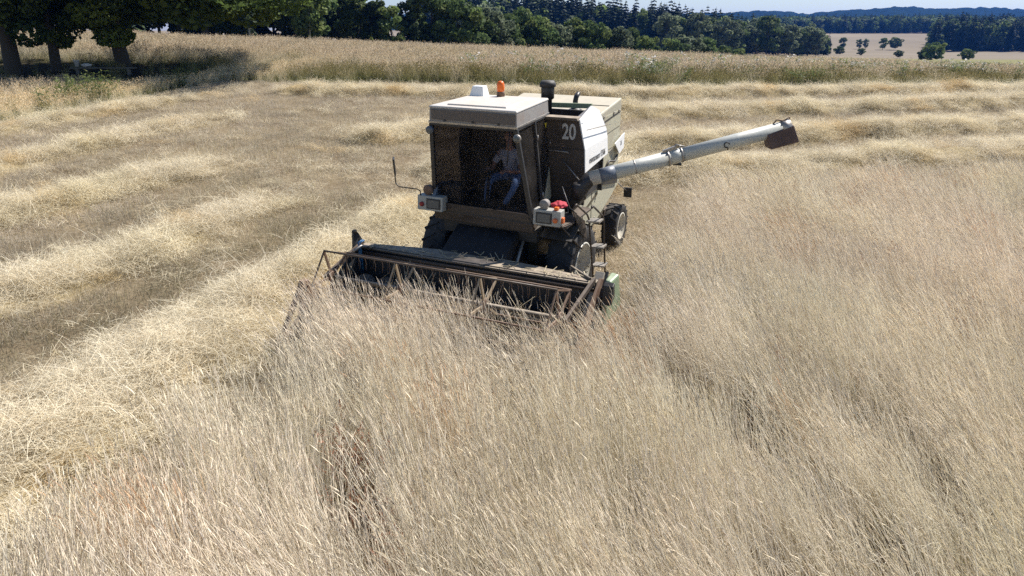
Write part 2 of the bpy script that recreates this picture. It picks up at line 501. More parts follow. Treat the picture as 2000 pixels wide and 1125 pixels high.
C = np.where(beyond, (grs * n2 + grn * (1 - n2)) * (1 - tree_shade) + np.array([.05, .043, .03]) * tree_shade, C)
farm = (Y >= 130)[..., None]
v = (.6 * vnoise(X, Y * .35, 45, 43) + .6 * (np.sin(Y * .35 + X * .02) > .2) * vnoise(X, Y, 30, 44))[..., None]
farc = fld * (.82 + .34 * v)
farc = np.where((Y < 255)[..., None], lawn * (.9 + .2 * v), farc)
farc = np.where((np.abs(Y - 395) < 7)[..., None] | (np.abs(Y - 330 + X * .05) < 4)[..., None], fld * .8 + lawn * .1, farc)
C = np.where(farm, farc, C)
ny, nx = X.shape
idx = np.arange(ny * nx).reshape(ny, nx)
fc = np.stack([idx[:-1, :-1], idx[:-1, 1:], idx[1:, 1:], idx[1:, :-1]], -1).reshape(-1, 4)
m, nt, out = nt_new('field_ground')
b_ = principled(nt, out)
a_ = nt.nodes.new('ShaderNodeAttribute'); a_.attribute_name = 'Col'
gp = geopos(nt)
f1 = ramp(nt, noise(nt, 9.0, 6, .7, gp), .3, .75)
cl = mixrgb(nt, a_.outputs['Color'], (.62, .58, .5), 1.0, 'MULTIPLY')
cl = mixrgb(nt, cl, a_.outputs['Color'], f1)
nt.links.new(cl, b_.inputs['Base Color']); b_.inputs['Roughness'].default_value = .95; b_.inputs['Specular IOR Level'].default_value = .05
bp_ = nt.nodes.new('ShaderNodeBump'); bp_.inputs['Strength'].default_value = .6; bp_.inputs['Distance'].default_value = .05
nt.links.new(noise(nt, 14, 5, .7, gp), bp_.inputs['Height']); nt.links.new(bp_.outputs[0], b_.inputs['Normal'])
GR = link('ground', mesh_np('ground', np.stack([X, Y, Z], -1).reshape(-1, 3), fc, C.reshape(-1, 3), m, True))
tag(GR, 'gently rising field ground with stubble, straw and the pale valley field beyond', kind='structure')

# far wooded ridges
def ridge(name, d0, d1, prof, seed, col, label, jag=5.0):
    ax_ = np.linspace(700, 2700, 520); dd = np.linspace(d0, d1, 26)
    PX, D = np.meshgrid(ax_, dd)
    xx = (PX - 1000) / F * D * .955
    top = np.interp(PX, [p[0] for p in prof], [p[1] for p in prof])
    dep = np.arctan((562.5 - top) / F) - PIT
    zt = HC + (d0 + d1) / 2 * np.tan(dep)
    t = (D - d0) / (d1 - d0)
    hump = np.sin(np.clip(t * 1.0, 0, 1) * math.pi) ** .8
    zz = 2 + (zt - 2) * hump + (vnoise(xx, D, 14, seed) - .5) * jag * 1.6 * (hump > .1) + (vnoise(xx, D, 70, seed + 1) - .5) * 8 * hump
    c = np.array(col) * (.75 + .5 * vnoise(xx, D, 40, seed + 2))[..., None]
    n_, k_ = PX.shape; ii = np.arange(n_ * k_).reshape(n_, k_)
    f = np.stack([ii[:-1, :-1], ii[:-1, 1:], ii[1:, 1:], ii[1:, :-1]], -1).reshape(-1, 4)
    o = link(name, mesh_np(name, np.stack([xx, D, zz], -1).reshape(-1, 3), f, c.reshape(-1, 3), HILLM))
    tag(o, label, kind='structure')
    return o
HILLM, nt, out = nt_new('wooded_hill')
b_ = principled(nt, out)
a_ = nt.nodes.new('ShaderNodeAttribute'); a_.attribute_name = 'Col'
nt.links.new(mixrgb(nt, a_.outputs['Color'], (.5, .5, .5), noise(nt, .09, 5, .7, geopos(nt)), 'MULTIPLY'), b_.inputs['Base Color'])
b_.inputs['Roughness'].default_value = 1.0; b_.inputs['Specular IOR Level'].default_value = 0.0
ridge('hill', 1500, 2500, [(700, 30), (1400, 26), (1480, 22), (1530, 24), (1562, 29), (1620, 22), (1700, 19), (1730, 15), (1790, 19), (1860, 17), (1940, 19), (2000, 22), (2300, 20), (2700, 28)], 3, (.018, .029, .015), 'long low wooded hill on the horizon')
ridge('hill', 950, 1350, [(700, 40), (1400, 39), (1500, 36), (1600, 35), (1700, 33), (1800, 34), (1900, 31), (2000, 34), (2300, 30), (2700, 34)], 13, (.020, .032, .016), 'nearer wooded rise in front of the horizon hill', 6)
# ------------------------------------------------------------------ the combine harvester (x forward, y to its left, z up)
RW = Matrix(((M3[0, 0], M3[0, 1], M3[0, 2], T3[0]), (M3[1, 0], M3[1, 1], M3[1, 2], T3[1]), (M3[2, 0], M3[2, 1], M3[2, 2], T3[2]), (0, 0, 0, 1)))
CH = empty('combine_harvester')
CH.matrix_world = RW
tag(CH, 'olive, cream and white combine harvester numbered 20 cutting the dry rye', 'combine harvester')
def part(name, parent=CH, label=None):
    e = empty(name, parent=parent)
    if label: e['label'] = label
    return e

# --- body
body = MB().box(-3.2, .25, -.72, .72, .85, 1.72).prism([(-.55, .95), (-.55, 1.74), (-1.9, 1.74), (-3.2, 1.7), (-2.3, 1.0)], 'y', -1.12, 1.10).build('body', MAT['olive'], CH, .015)
sp = MB()
sp.plate([(-.60, 1.16, 1.02), (-1.75, 1.16, 1.12), (-2.66, 1.16, 1.38), (-3.26, 1.16, 1.60), (-3.2, 1.16, 1.86), (-1.78, 1.16, 2.22), (-.60, 1.16, 2.25)], .03)
side = sp.build('side_panel', MAT['cream'], CH, .008)
MB().beam((-.72, 1.181, 1.46), (-1.75, 1.181, 1.70), .006, .07).build('side_stripe', MAT['olive'], side)
MB().plate([(-.60, -1.16, 1.02), (-1.75, -1.16, 1.12), (-2.66, -1.16, 1.38), (-3.26, -1.16, 1.60), (-3.2, -1.16, 1.86), (-1.78, -1.16, 2.22), (-.60, -1.16, 2.25)], .03).build('side_panel', MAT['cream'], CH, .008)
MB().plate([(-2.0, 1.20, 1.80), (-3.0, 1.20, 1.62), (-3.0, 1.20, 1.72), (-2.1, 1.20, 2.0)], .02).build('belt_guard', MAT['dark'], CH)
MB().prism([(-3.15, 1.15), (-3.15, 2.34), (-3.75, 2.30), (-4.35, 1.95), (-4.4, 1.3), (-4.1, 1.05)], 'y', -.78, .78).build('straw_hood', MAT['cream'], CH, .02)
# --- grain tank
front = [(-1.28, 1.75), (1.30, 1.75), (1.30, 2.35), (1.28, 2.78), (1.16, 3.29), (-1.16, 3.29), (-1.28, 2.78)]
tank = MB().prism(front, 'x', -.62, -.57).build('grain_tank', MAT['brown'], CH, .006)
MB().prism([(y * .97, z) for y, z in front], 'x', -1.80, -1.75).build('tank_back_wall', MAT['dark'], tank)
MB().box(-1.74, -.63, -1.2, 1.2, 1.8, 2.62).build('tank_floor', MAT['dark'], tank)
for s in (1, -1):
    w = MB()
    w.plate([(-.575, s * 1.30, 2.36), (-1.90, s * 1.30, 2.47), (-1.88, s * 1.285, 2.80), (-.575, s * 1.285, 2.785)], .024)
    w.plate([(-.575, s * 1.283, 2.785), (-1.88, s * 1.283, 2.80), (-1.87, s * 1.262, 2.95), (-1.60, s * 1.19, 3.34), (-1.24, s * 1.165, 3.46), (-.575, s * 1.17, 3.305)], .024)
    w = w.build('tank_side_panel', MAT['white'], CH)
    f = MB()
    f.plate([(-.60, s * 1.155, 3.31), (-1.24, s * 1.15, 3.462), (-1.24, s * 1.03, 3.36), (-.60, s * 1.04, 3.27)], .015)
    f.plate([(-1.24, s * 1.15, 3.462), (-1.60, s * 1.175, 3.34), (-1.62, s * 1.05, 3.27), (-1.24, s * 1.03, 3.36)], .015)
    f.build('flange', MAT['fascia'], w)
    if s == 1:
        MB().beam((-.60, 1.305, 3.13), (-1.95, 1.325, 3.03), .012, .012).build('support_wire', MAT['steel'], w)
        wl = w
        w['label'] = 'bright white tank side panel carrying dark lettering'
MB().prism([(-1.16, 3.29), (1.17, 3.29), (1.14, 3.34), (-1.13, 3.34)], 'x', -.74, -.50).build('tank_lip', MAT['beam'], tank, .006)
MB().beam((-1.74, -1.1, 3.335), (-1.74, 1.0, 3.385), .05, .09).build('tank_back_lip', MAT['green'], tank)
h = MB().plate([(-.562, .58, 2.30), (-.562, 1.02, 2.30), (-.562, 1.02, 2.72), (-.562, .58, 2.72)], .012).build('inspection_hatch', MAT['brown'], tank, .004)
MB().tube([(-.55, .60, 2.70), (-.52, .62, 2.735), (-.52, .98, 2.725), (-.55, 1.0, 2.69)], .011).build('hatch_bar', MAT['steel'], tank)
MB().tube([(-.54, .87, 2.58), (-.35, 1.35, 2.20)], .011).build('stay_rod', MAT['steel'], tank)
for y, z in ((.35, 2.86), (.62, 2.86), (.35, 2.1), (1.15, 2.1)):
    MB().lathe([(.016, -.57), (.016, -.552), (0, -.551)], 'x', (0, y, z), 8).build('bolt', MAT['steel'], tank)

def text_mesh(name, body_, size, mat, parent, loc, cx, cy_, sx=1.0, offset=0.0, shear=0.0):
    cu = bpy.data.curves.new(name, 'FONT'); cu.body = body_; cu.size = size; cu.extrude = .002; cu.offset = offset; cu.shear = shear
    tmp = bpy.data.objects.new('tmp_text', cu); COL.objects.link(tmp)
    dg = bpy.context.evaluated_depsgraph_get()
    me = bpy.data.meshes.new_from_object(tmp.evaluated_get(dg))
    bpy.data.objects.remove(tmp); bpy.data.curves.remove(cu)
    me.materials.clear()
    X = Vector(cx); Y = Vector(cy_); Z = X.cross(Y)
    for v in me.vertices:
        c = v.co.copy()
        v.co = Vector(loc) + X * c.x * sx + Y * c.y + Z * c.z
    me.update()
    return link(name, me, mat, parent)
text_mesh('number', '20', .385, MAT['number'], tank, (-.566, .845, 2.955), (0, 1, 0), (0, 0, 1), .70, .008)
text_mesh('lettering', 'FORTSCHRITT', .115, MAT['letters'], wl, (-.80, 1.3135, 2.49), (-1, 0, 0), (0, .0, 1), .82, .001)
text_mesh('lettering', 'E 516', .16, MAT['letters'], wl, (-1.46, 1.3135, 2.50), (-1, 0, 0), (0, .0, 1), .72, .001)

# --- engine hood behind the tank
hood = MB().prism([(-1.93, 2.36), (-3.30, 2.30), (-3.32, 3.36), (-1.95, 3.22)], 'y', -1.14, 1.13).build('engine_hood', MAT['creamtop'], CH, .03)
MB().box(-3.26, -2.02, 1.128, 1.137, 2.42, 3.13).build('hood_side_panel', MAT['cream'], hood, .003)
MB().beam((-2.55, -1.1, 3.287), (-2.55, 1.1, 3.287), .012, .012).build('hood_seam', MAT['dark'], hood)
MB().beam((-2.02, 1.141, 3.02), (-3.2, 1.141, 3.10), .008, .03).build('hood_groove', MAT['dark'], hood)
for k in range(3):
    MB().beam((-1.97, 1.142, 2.58 + k * .13), (-2.17, 1.142, 2.60 + k * .13), .02, .055).build('louver', MAT['black'], hood)
MB().box(-2.0, -1.94, .55, 1.1, 3.19, 3.24).build('hood_edge', MAT['black'], hood)
fl = MB().plate([(-2.75, 1.19, 2.50), (-3.42, 1.19, 2.62), (-3.40, 1.19, 2.30), (-3.1, 1.19, 2.22)], .02).build('rear_side_flap', MAT['white'], CH, .004)
text_mesh('lettering', '35', .13, MAT['letters'], fl, (-3.12, 1.2015, 2.40), (-1, 0, 0), (0, 0, 1), .8)
MB().box(-3.3, -2.05, 1.05, 1.12, 1.9, 2.34).build('rear_side_panel', MAT['cream'], CH, .006)
MB().tube([(-2.35, 1.125, 2.05), (-2.5, 1.16, 2.18), (-2.9, 1.16, 2.1), (-3.1, 1.15, 2.2)], .022).build('pipe', MAT['dark'], CH)
MB().box(-1.9, -.64, .6, 1.18, 2.05, 2.34).build('tank_bottom_box', MAT['black'], CH)
MB().box(-2.02, -1.55, 1.14, 1.19, 2.0, 2.36).build('belt_cover', MAT['cream'], CH, .006)
# air intake and exhaust
ai = MB().lathe([(.085, 3.2), (.085, 3.52), (.125, 3.55), (.125, 3.80), (.10, 3.83), (0, 3.84)], 'z', (-1.30, .26, 0), 20).build('air_intake', MAT['black'], CH)
MB().lathe([(.155, 3.76), (.155, 3.82), (.12, 3.87), (0, 3.88)], 'z', (-1.30, .26, 0), 20).build('intake_cap', MAT['dark'], ai)
MB().tube([(-2.05, .55, 3.15), (-2.05, .55, 3.42), (-2.07, .56, 3.50), (-2.14, .58, 3.56)], [.052, .052, .05, .046], 12).build('exhaust_pipe', MAT['black'], CH)
MB().lathe([(.13, 3.22), (.13, 3.26), (.05, 3.29)], 'z', (-2.05, .55, 0), 16).build('exhaust_collar', MAT['dark'], CH)
# --- rear reflector plate on its arm
rp = MB().box(-3.62, -3.585, 1.20, 1.38, 1.16, 1.38).build('reflector_plate', MAT['dark'], CH, .004)
MB().tube([(-3.2, 1.1, 1.62), (-3.45, 1.2, 1.42), (-3.6, 1.27, 1.30)], .012).build('reflector_arm', MAT['steel'], rp)

# --- cab
CB = [(.80, -1.05, 1.80), (.90, .90, 1.80), (-.66, .60, 1.80), (-.66, -1.0, 1.80)]
CT = [(.86, -1.02, 3.33), (.90, .60, 3.33), (-.74, .47, 3.33), (-.74, -1.0, 3.33)]
def lerp(a, b, t): return tuple(a[i] + (b[i] - a[i]) * t for i in range(3))
cab = MB()
for i in range(4):
    cab.beam(CB[i], CT[i], .075, .06, up=(1, 0, 0))
    cab.beam(CB[i], CB[(i + 1) % 4], .07, .09)
    cab.beam(CT[i], CT[(i + 1) % 4], .07, .07)
cab = cab.build('cab_frame', MAT['black'], CH, .008)
MB().hexa([(.80, -1.07, 1.60), (.93, .92, 1.60), (-.68, .60, 1.60), (-.68, -1.0, 1.60)], [(.84, -1.07, 1.77), (.95, .93, 1.77), (-.68, .62, 1.77), (-.68, -1.02, 1.77)]).build('cab_floor', MAT['brown'], cab, .01)
MB().hexa([(.845, -1.0, 1.80), (.935, .86, 1.80), (.915, .86, 1.80), (.825, -1.0, 1.80)], [(.855, -1.0, 1.93), (.94, .84, 1.93), (.92, .84, 1.93), (.835, -1.0, 1.93)]).build('front_sill', MAT['brown'], cab)
MB().hexa([CB[3], CB[2], lerp(CB[2], CT[2], 1), lerp(CB[3], CT[3], 1)], [(p[0] + .03, p[1], p[2]) for p in (CB[3], CB[2], CT[2], CT[3])]).build('rear_wall', MAT['dark'], cab)
MB().hexa([(.6, -.98, 3.27), (.6, .55, 3.27), (-.7, .45, 3.27), (-.7, -.98, 3.27)], [(.6, -.98, 3.32), (.6, .55, 3.32), (-.7, .45, 3.32), (-.7, -.98, 3.32)]).build('headliner', MAT['dark'], cab)
ws = MB().plate([lerp(CB[0], CT[0], .07), lerp(CB[1], CT[1], .07), lerp(CB[1], CT[1], .99), lerp(CB[0], CT[0], .99)], .006).build('windscreen', MAT['glass'], CH)
MB().plate([lerp(CB[0], CT[0], .05), lerp(CB[3], CT[3], .05), CT[3], CT[0]], .006).build('side_window', MAT['sideglass'], CH)
# left side: front window, then the door
fB, fT = lerp(CB[1], CB[2], .44), lerp(CT[1], CT[2], .50)
MB().plate([CB[1], fB, fT, CT[1]], .006).build('side_window', MAT['doorglass'], CH)
door = MB()
dB0, dB1, dT0, dT1 = lerp(CB[1], CB[2], .46), CB[2], lerp(CT[1], CT[2], .52), CT[2]
off = Vector((.0, .035, 0))
q = [Vector(p) + off for p in (dB0, dB1, dT1, dT0)]
for i in range(4):
    door.beam(q[i], q[(i + 1) % 4], .045, .04, up=(0, 1, 0))
door = door.build('cab_door', MAT['dark'], CH, .006)
door['label'] = 'dark glazed cab door with a pale triangular lower panel'
MB().plate(q, .006).build('door_window', MAT['doorglass'], door)
MB().plate([lerp(q[0], q[3], .03), lerp(q[1], q[2], .03), lerp(q[1], q[2], .47)], .012).build('door_lower_panel', MAT['cream'], door)
MB().tube([Vector(lerp(q[1], q[2], .52)) + Vector((.03, .03, 0)), Vector(lerp(q[1], q[2], .46)) + Vector((.05, .05, 0)), Vector(lerp(q[1], q[2], .40)) + Vector((.05, .03, 0))], .014).build('door_handle', MAT['steel'], door)
c0 = Vector(lerp(lerp(q[0], q[1], .72), lerp(q[3], q[2], .72), .90)) + Vector((0, .012, 0))
MB().plate([c0 + Vector((.06, 0, .05)), c0 + Vector((-.06, 0, .05)), c0 + Vector((0, 0, -.06))], .004).build('warning_sticker', MAT['yellow'], door)
# roof
def grow(P, d, dz): 
    c = [sum(p[i] for p in P) / 4 for i in range(3)]
    return [(p[0] + (d if p[0] > c[0] else -d), p[1] + (d if p[1] > c[1] else -d), p[2] + dz) for p in P]
RB, RT = grow(CT, .030, .03), grow(CT, .02, .265)
roof = MB().hexa(RB, RT).build('cab_roof', MAT['fascia'], CH, .02)
MB().plate([(.893, -1.0, 3.40), (.934, .60, 3.40), (.926, .60, 3.57), (.886, -1.0, 3.57)], .016).build('front_fascia', MAT['fascia_front'], roof, .004)  # added plate carrying the darkened tone of the shaded front
MB().hexa(grow(CT, .036, .005), grow(CT, .040, .045)).build('roof_bottom_trim', MAT['steel'], roof, .004)
MB().hexa(grow(CT, .034, .262), grow(CT, .02, .30)).build('roof_top', MAT['roof'], roof, .015)
ht = MB().hexa([(.74, -.78, 3.62), (.74, .36, 3.62), (-.30, .32, 3.62), (-.30, -.78, 3.62)], [(.72, -.76, 3.655), (.72, .34, 3.655), (-.28, .30, 3.655), (-.28, -.76, 3.655)]).build('roof_hatch', MAT['roof'], roof, .008)
MB().hexa([(-.50, -1.0, 3.62), (-.50, -.70, 3.62), (-.76, -.70, 3.62), (-.76, -1.0, 3.62)], [(-.56, -.96, 3.80), (-.56, -.74, 3.80), (-.74, -.74, 3.80), (-.74, -.96, 3.80)]).build('roof_vent', MAT['white'], roof, .015)
bc = MB().lathe([(.075, 3.63), (.075, 3.70), (.068, 3.72)], 'z', (-.62, -.40, 0), 18).build('beacon', MAT['rust'], CH)
MB().lathe([(.068, 3.72), (.072, 3.76), (.072, 3.84), (.058, 3.885), (.03, 3.905), (0, 3.91)], 'z', (-.62, -.40, 0), 18).build('beacon_lens', MAT['amber'], bc)
for (x, y, z, m) in ((.93, -1.02, 3.22, 'collar'), (.98, .66, 3.2, 'steel')):
    l = MB().lathe([(.03, x - .07), (.065, x - .02), (.07, x + .02), (.055, x + .03), (0, x + .032)], 'x', (0, y, z), 14).build('cab_lamp', MAT[m], CH)
    MB().lathe([(.055, x + .033), (.05, x + .038), (0, x + .04)], 'x', (0, y, z), 14).build('lamp_lens', MAT['lens'], l)
# wipers and cab inside
MB().tube([(.93, .50, 3.28), (.93, .45, 2.72)], .010).build('wiper', MAT['black'], CH)
seat = MB().box(-.52, -.02, -.32, .20, 2.10, 2.22).build('seat', MAT['seatc'], CH, .03)
MB().hexa([(-.62, -.38, 2.2), (-.50, -.38, 2.2), (-.50, .08, 2.2), (-.62, .08, 2.2)], [(-.66, -.34, 2.85), (-.57, -.34, 2.85), (-.57, .04, 2.85), (-.66, .04, 2.85)]).build('seat_backrest', MAT['seatc'], seat, .03)
MB().lathe([(.14, 1.8), (.10, 2.1)], 'z', (-.27, -.15, 0), 12).build('seat_post', MAT['dark'], seat)
st = MB().tube([(.55, -.15, 1.8), (.40, -.15, 2.46)], .03).build('steering_column', MAT['dark'], CH)
wc = Vector((.39, -.15, 2.48)); ax = Vector((-.25, 0, 1)).normalized(); uu = Vector((0, 1, 0)); vv = ax.cross(uu)
ring = [wc + (uu * math.cos(a) + vv * math.sin(a)) * .20 for a in [k * 2 * math.pi / 24 for k in range(25)]]
w = MB().tube(ring, .014, 6, False)
for a in (0, 2.1, 4.2): w.tube([wc, wc + (uu * math.cos(a) + vv * math.sin(a)) * .2], .01, 6)
w.build('steering_wheel', MAT['seatc'], st)
MB().box(.45, .75, -.95, -.55, 1.8, 2.25).build('console', MAT['black'], CH, .02)

# --- head-lamp boxes, mirror, work lamps
def lampbox(y0, y1, lens0, lens1, ind, indm, lab):
    b = MB().hexa([(.78, y0, 1.79), (1.0, y0, 1.79), (1.0, y1, 1.79), (.78, y1, 1.79)], [(.78, y0, 2.05), (.97, y0, 2.05), (.97, y1, 2.05), (.78, y1, 2.05)]).build('headlight_box', MAT['lampbox'], CH, .012)
    b['label'] = lab
    MB().hexa([(.99, lens0, 1.825), (1.004, lens0, 1.825), (1.004, lens1, 1.825), (.99, lens1, 1.825)], [(.96, lens0, 2.01), (.985, lens0, 2.01), (.985, lens1, 2.01), (.96, lens1, 2.01)]).build('lens_frame', MAT['black'], b, .012)
    MB().hexa([(1.0, lens0 + .03, 1.85), (1.008, lens0 + .03, 1.85), (1.008, lens1 - .03, 1.85), (1.0, lens1 - .03, 1.85)], [(.98, lens0 + .03, 1.985), (.992, lens0 + .03, 1.985), (.992, lens1 - .03, 1.985), (.98, lens1 - .03, 1.985)]).build('headlight', MAT['lens'], b)
    MB().lathe([(.042, .98), (.042, 1.018), (.025, 1.035), (0, 1.038)], 'x', (0, ind, 1.90), 14).build('indicator', MAT[indm], b)
    return b
bl = lampbox(-1.32, -.80, -1.13, -.84, -1.22, 'redlens', 'headlight box with a dark red lamp at the mirror side')
br = lampbox(.95, 1.44, 1.0, 1.29, 1.355, 'orange', 'headlight box with orange indicators at the ladder side')
MB().box(.86, .94, 1.435, 1.48, 1.84, 1.94).build('side_indicator', MAT['orange'], br, .01)
MB().box(.86, .94, 1.30, 1.38, 2.05, 2.11).build('marker_lamp', MAT['amber'], br, .02)
MB().lathe([(.02, .78), (.075, .82), (.085, .92), (.075, .94), (0, .945)], 'x', (0, 1.12, 2.13), 16).build('work_lamp', MAT['fascia'], CH)
MB().lathe([(.02, .78), (.085, .82), (.095, .90), (.085, .92), (0, .925)], 'x', (0, -1.14, 2.14), 16).build('work_lamp', MAT['rust'], CH)
MB().prism([(.55, 1.95), (.95, 2.0), (.80, 2.22), (.55, 2.24)], 'y', -1.04, -.98).build('side_bracket', MAT['collar'], CH)
mir = MB().tube([(.97, -1.25, 2.05), (.98, -1.25, 2.13), (.99, -1.30, 2.16), (1.0, -1.68, 2.17), (1.0, -1.745, 2.22), (1.0, -1.76, 2.52), (1.0, -1.74, 2.55)], .011, 8).build('mirror', MAT['black'], CH)
mh = MB().hexa([(1.10, -1.70, 2.39), (1.10, -1.66, 2.39), (.88, -1.80, 2.39), (.88, -1.84, 2.39)], [(1.10, -1.72, 2.68), (1.10, -1.68, 2.68), (.88, -1.82, 2.68), (.88, -1.86, 2.68)]).build('mirror_head', MAT['black'], mir, .01)
# platform, hand rails and ladder on the left
MB().box(-.45, .82, .93, 1.50, 1.72, 1.76).build('platform', MAT['brown'], CH, .006)
lad = part('ladder')
MB().tube([(.70, 1.58, 2.08), (.66, 1.60, 2.12), (.13, 1.62, 1.80), (.06, 1.63, 1.70), (-.22, 1.66, .45)], .017).build('rail', MAT['brown'], lad)
MB().tube([(.45, 1.80, 2.02), (.40, 1.80, 2.05), (-.18, 1.80, 1.72), (-.26, 1.80, 1.62), (-.52, 1.80, .40)], .017).build('rail', MAT['brown'], lad)
for k, (x, z) in enumerate(((.05, 1.66), (-.22, 1.10), (-.33, .70))):
    MB().hexa([(x - .13, 1.63, z), (x + .09, 1.60, z), (x + .05, 1.84, z), (x - .17, 1.84, z)], [(x - .13, 1.63, z + .03), (x + .09, 1.60, z + .03), (x + .05, 1.84, z + .03), (x - .17, 1.84, z + .03)]).build('step', MAT['steel'], lad)
MB().plate([(.62, 1.52, 1.98), (.10, 1.56, 1.68), (-.05, 1.56, 1.30), (.20, 1.54, 1.45)], .02).build('ladder_side_plate', MAT['brown'], lad)
MB().tube([(.93, 1.40, 1.84), (.55, 1.52, 1.45), (.25, 1.58, 1.2)], .014).build('stay_rod', MAT['brown'], CH)
hs = part('hose')
MB().tube([(.40, 1.25, 2.30), (.35, 1.30, 2.05), (.45, 1.38, 1.90), (.62, 1.36, 1.92), (.66, 1.25, 2.02)], .012, 6).build('loop', MAT['black'], hs)
MB().tube([(.30, 1.20, 2.3), (.5, 1.42, 2.0), (.36, 1.5, 1.86), (.3, 1.45, 1.78)], .012, 6).build('loop', MAT['black'], hs)

# --- unloading auger swung out to the left
A0, B0 = Vector((-.02, 1.58, 2.40)), Vector((-1.50, 4.53, 3.24))
dv = (B0 - A0).normalized()
def au(t): return A0.lerp(B0, t)
aug = MB().tube([au(0), au(.42)], .126, 20).tube([au(.41), au(1.02)], .119, 20).build('unloading_auger', MAT['tube'], CH)
MB().tube([au(.055), au(.135)], .130, 20).build('collar', MAT['collar'], aug)
MB().tube([au(.235), au(.24)], .130, 20).build('band', MAT['steel'], aug)
MB().tube([au(.405), au(.415)], .140, 20).tube([au(.475), au(.482)], .136, 20).build('joint_flange', MAT['steel'], aug)
MB().tube([au(.415), au(.478)], .125, 20).build('joint_sleeve', MAT['tube'], aug)
up = Vector((0, 0, 1)); side_v = dv.cross(up).normalized(); upn = side_v.cross(dv)
MB().beam(au(.39) + upn * .125, au(.46) + upn * .15, .06, .07).tube([au(.44) + upn * .13, au(.46) + upn * .20, au(.50) + upn * .13], .012, 6).build('clamp', MAT['steel'], aug)
MB().beam(au(.43) - upn * .12, au(.47) - upn * .16, .05, .04).build('hinge', MAT['dark'], aug)
k0 = au(.70) + side_v * .118
tr = [k0 + (dv * math.cos(a) + upn * math.sin(a)) * .045 for a in [x * 2 * math.pi / 14 for x in range(12)]] + [k0 - upn * .09]
MB().tube(tr, .010, 6).build('hook', MAT['dark'], aug)
MB().tube([au(.985), au(1.03)], .128, 20).build('end_ring', MAT['steel'], aug)
MB().tube([au(.95) + upn * .12, au(.97) + upn * .17, au(1.0) + upn * .13], .014, 6).tube([au(1.0) + upn * .12, au(1.035) + upn * .16, au(1.03) + upn * .06], .014, 6).build('end_latch', MAT['rust'], aug)
t0, t1 = au(.90), au(1.035)
sb = MB()
lo = -up * .36
w2 = side_v * .128; w3 = side_v * .15
sb.hexa([t0 + lo * .80 + dv * .10 - w3, t1 + lo + dv * .14 - w3 + up * .08, t1 + lo + dv * .14 + w3 + up * .08, t0 + lo * .80 + dv * .10 + w3], [t0 - w2, t1 - w2 + up * .05, t1 + w2 + up * .05, t0 + w2])
sb.build('spout', MAT['spout'], aug, .03)
el = MB().tube([A0 + dv * .05, A0, Vector((.08, 1.50, 2.28)), Vector((.10, 1.40, 2.05)), Vector((.0, 1.20, 1.85))], [.124, .125, .125, .12, .12], 16).build('auger_elbow', MAT['black'], aug)
MB().lathe([(.13, 2.06), (.13, 2.30), (.10, 2.34), (0, 2.35)], 'z', (.10, 1.44, 0), 16).build('pivot', MAT['black'], aug)

# --- wheels
def wheel(c, R, W, rr, lugs, parent_label=None, sgn=1):
    wh = part('wheel')
    wh.location = c
    t = MB().lathe([(rr, -W * .40), (rr + .03, -W * .47), (R * .86, -W * .5), (R * .95, -W * .46), (R * .965, -W * .25), (R * .97, 0), (R * .965, W * .25), (R * .95, W * .46), (R * .86, W * .5), (rr + .03, W * .47), (rr, W * .40)], 'y', n=40, cap=False).build('tyre', MAT['rubber'], wh)
    s = sgn
    MB().lathe([(.0, s * W * .10), (.10, s * W * .10), (.11, s * W * .16), (rr * .72, s * W * .16), (rr * .80, s * W * .30), (rr * .96, s * W * .34), (rr + .015, s * W * .49), (rr + .045, s * W * .475), (rr + .02, s * W * .36), (rr, -s * W * .38), (rr * .9, -s * W * .3), (rr * .7, -s * W * .05), (0, -s * W * .05)], 'y', n=32).build('rim', MAT['rim'], wh)
    for k in range(8):
        a = k * math.pi / 4
        MB().lathe([(.018, s * W * .16), (.018, s * W * .16 + s * .03), (0, s * W * .16 + s * .031)], 'y', (rr * .5 * math.cos(a), 0, rr * .5 * math.sin(a)), 6).build('wheel_bolt', MAT['steel'], wh)
    # one lug, shared
    lugm = None
    for sd in (1, -1):
        m = MB()
        m.hexa([(-.022, 0, R * .95), (.022, 0, R * .95), (.022 + W * .30, sd * W * .49, R * .90), (-.022 + W * .30, sd * W * .49, R * .90)],
               [(-.016, 0, R * 1.005), (.016, 0, R * 1.005), (.018 + W * .30, sd * W * .50, R * .97), (-.014 + W * .30, sd * W * .50, R * .97)])
        me = m.mesh('lug'); me.materials.append(MAT['rubber'])
        for k in range(lugs):
            o = bpy.data.objects.new('lug', me); COL.objects.link(o); o.parent = wh
            o.rotation_euler = (0, (k + (.5 if sd > 0 else 0)) * 2 * math.pi / lugs, 0)
    return wh
wf = wheel((0, 1.30, .78), .78, .48, .40, 20)
wheel((0, -1.22, .78), .78, .48, .40, 20, sgn=-1)
wheel((-3.50, 1.05, .50), .50, .34, .27, 18)
wheel((-3.50, -1.05, .50), .50, .34, .27, 18, sgn=-1)
MB().tube([(0, -1.1, .78), (0, 1.1, .78)], .12, 12).build('front_axle', MAT['dark'], CH)
MB().beam((-3.45, -.9, .55), (-3.45, .95, .58), .14, .14).beam((-3.35, .3, .6), (-2.7, .3, 1.05), .12, .12).build('rear_axle', MAT['brown'], CH)
MB().box(-3.5, -3.1, .55, .92, .70, .95).build('axle_bracket', MAT['brown'], CH)
MB().plate([(.75, .98, 1.50), (.75, 1.56, 1.48), (.30, 1.56, 1.66), (.30, .98, 1.66)], .02).build('mudguard', MAT['dark'], CH)

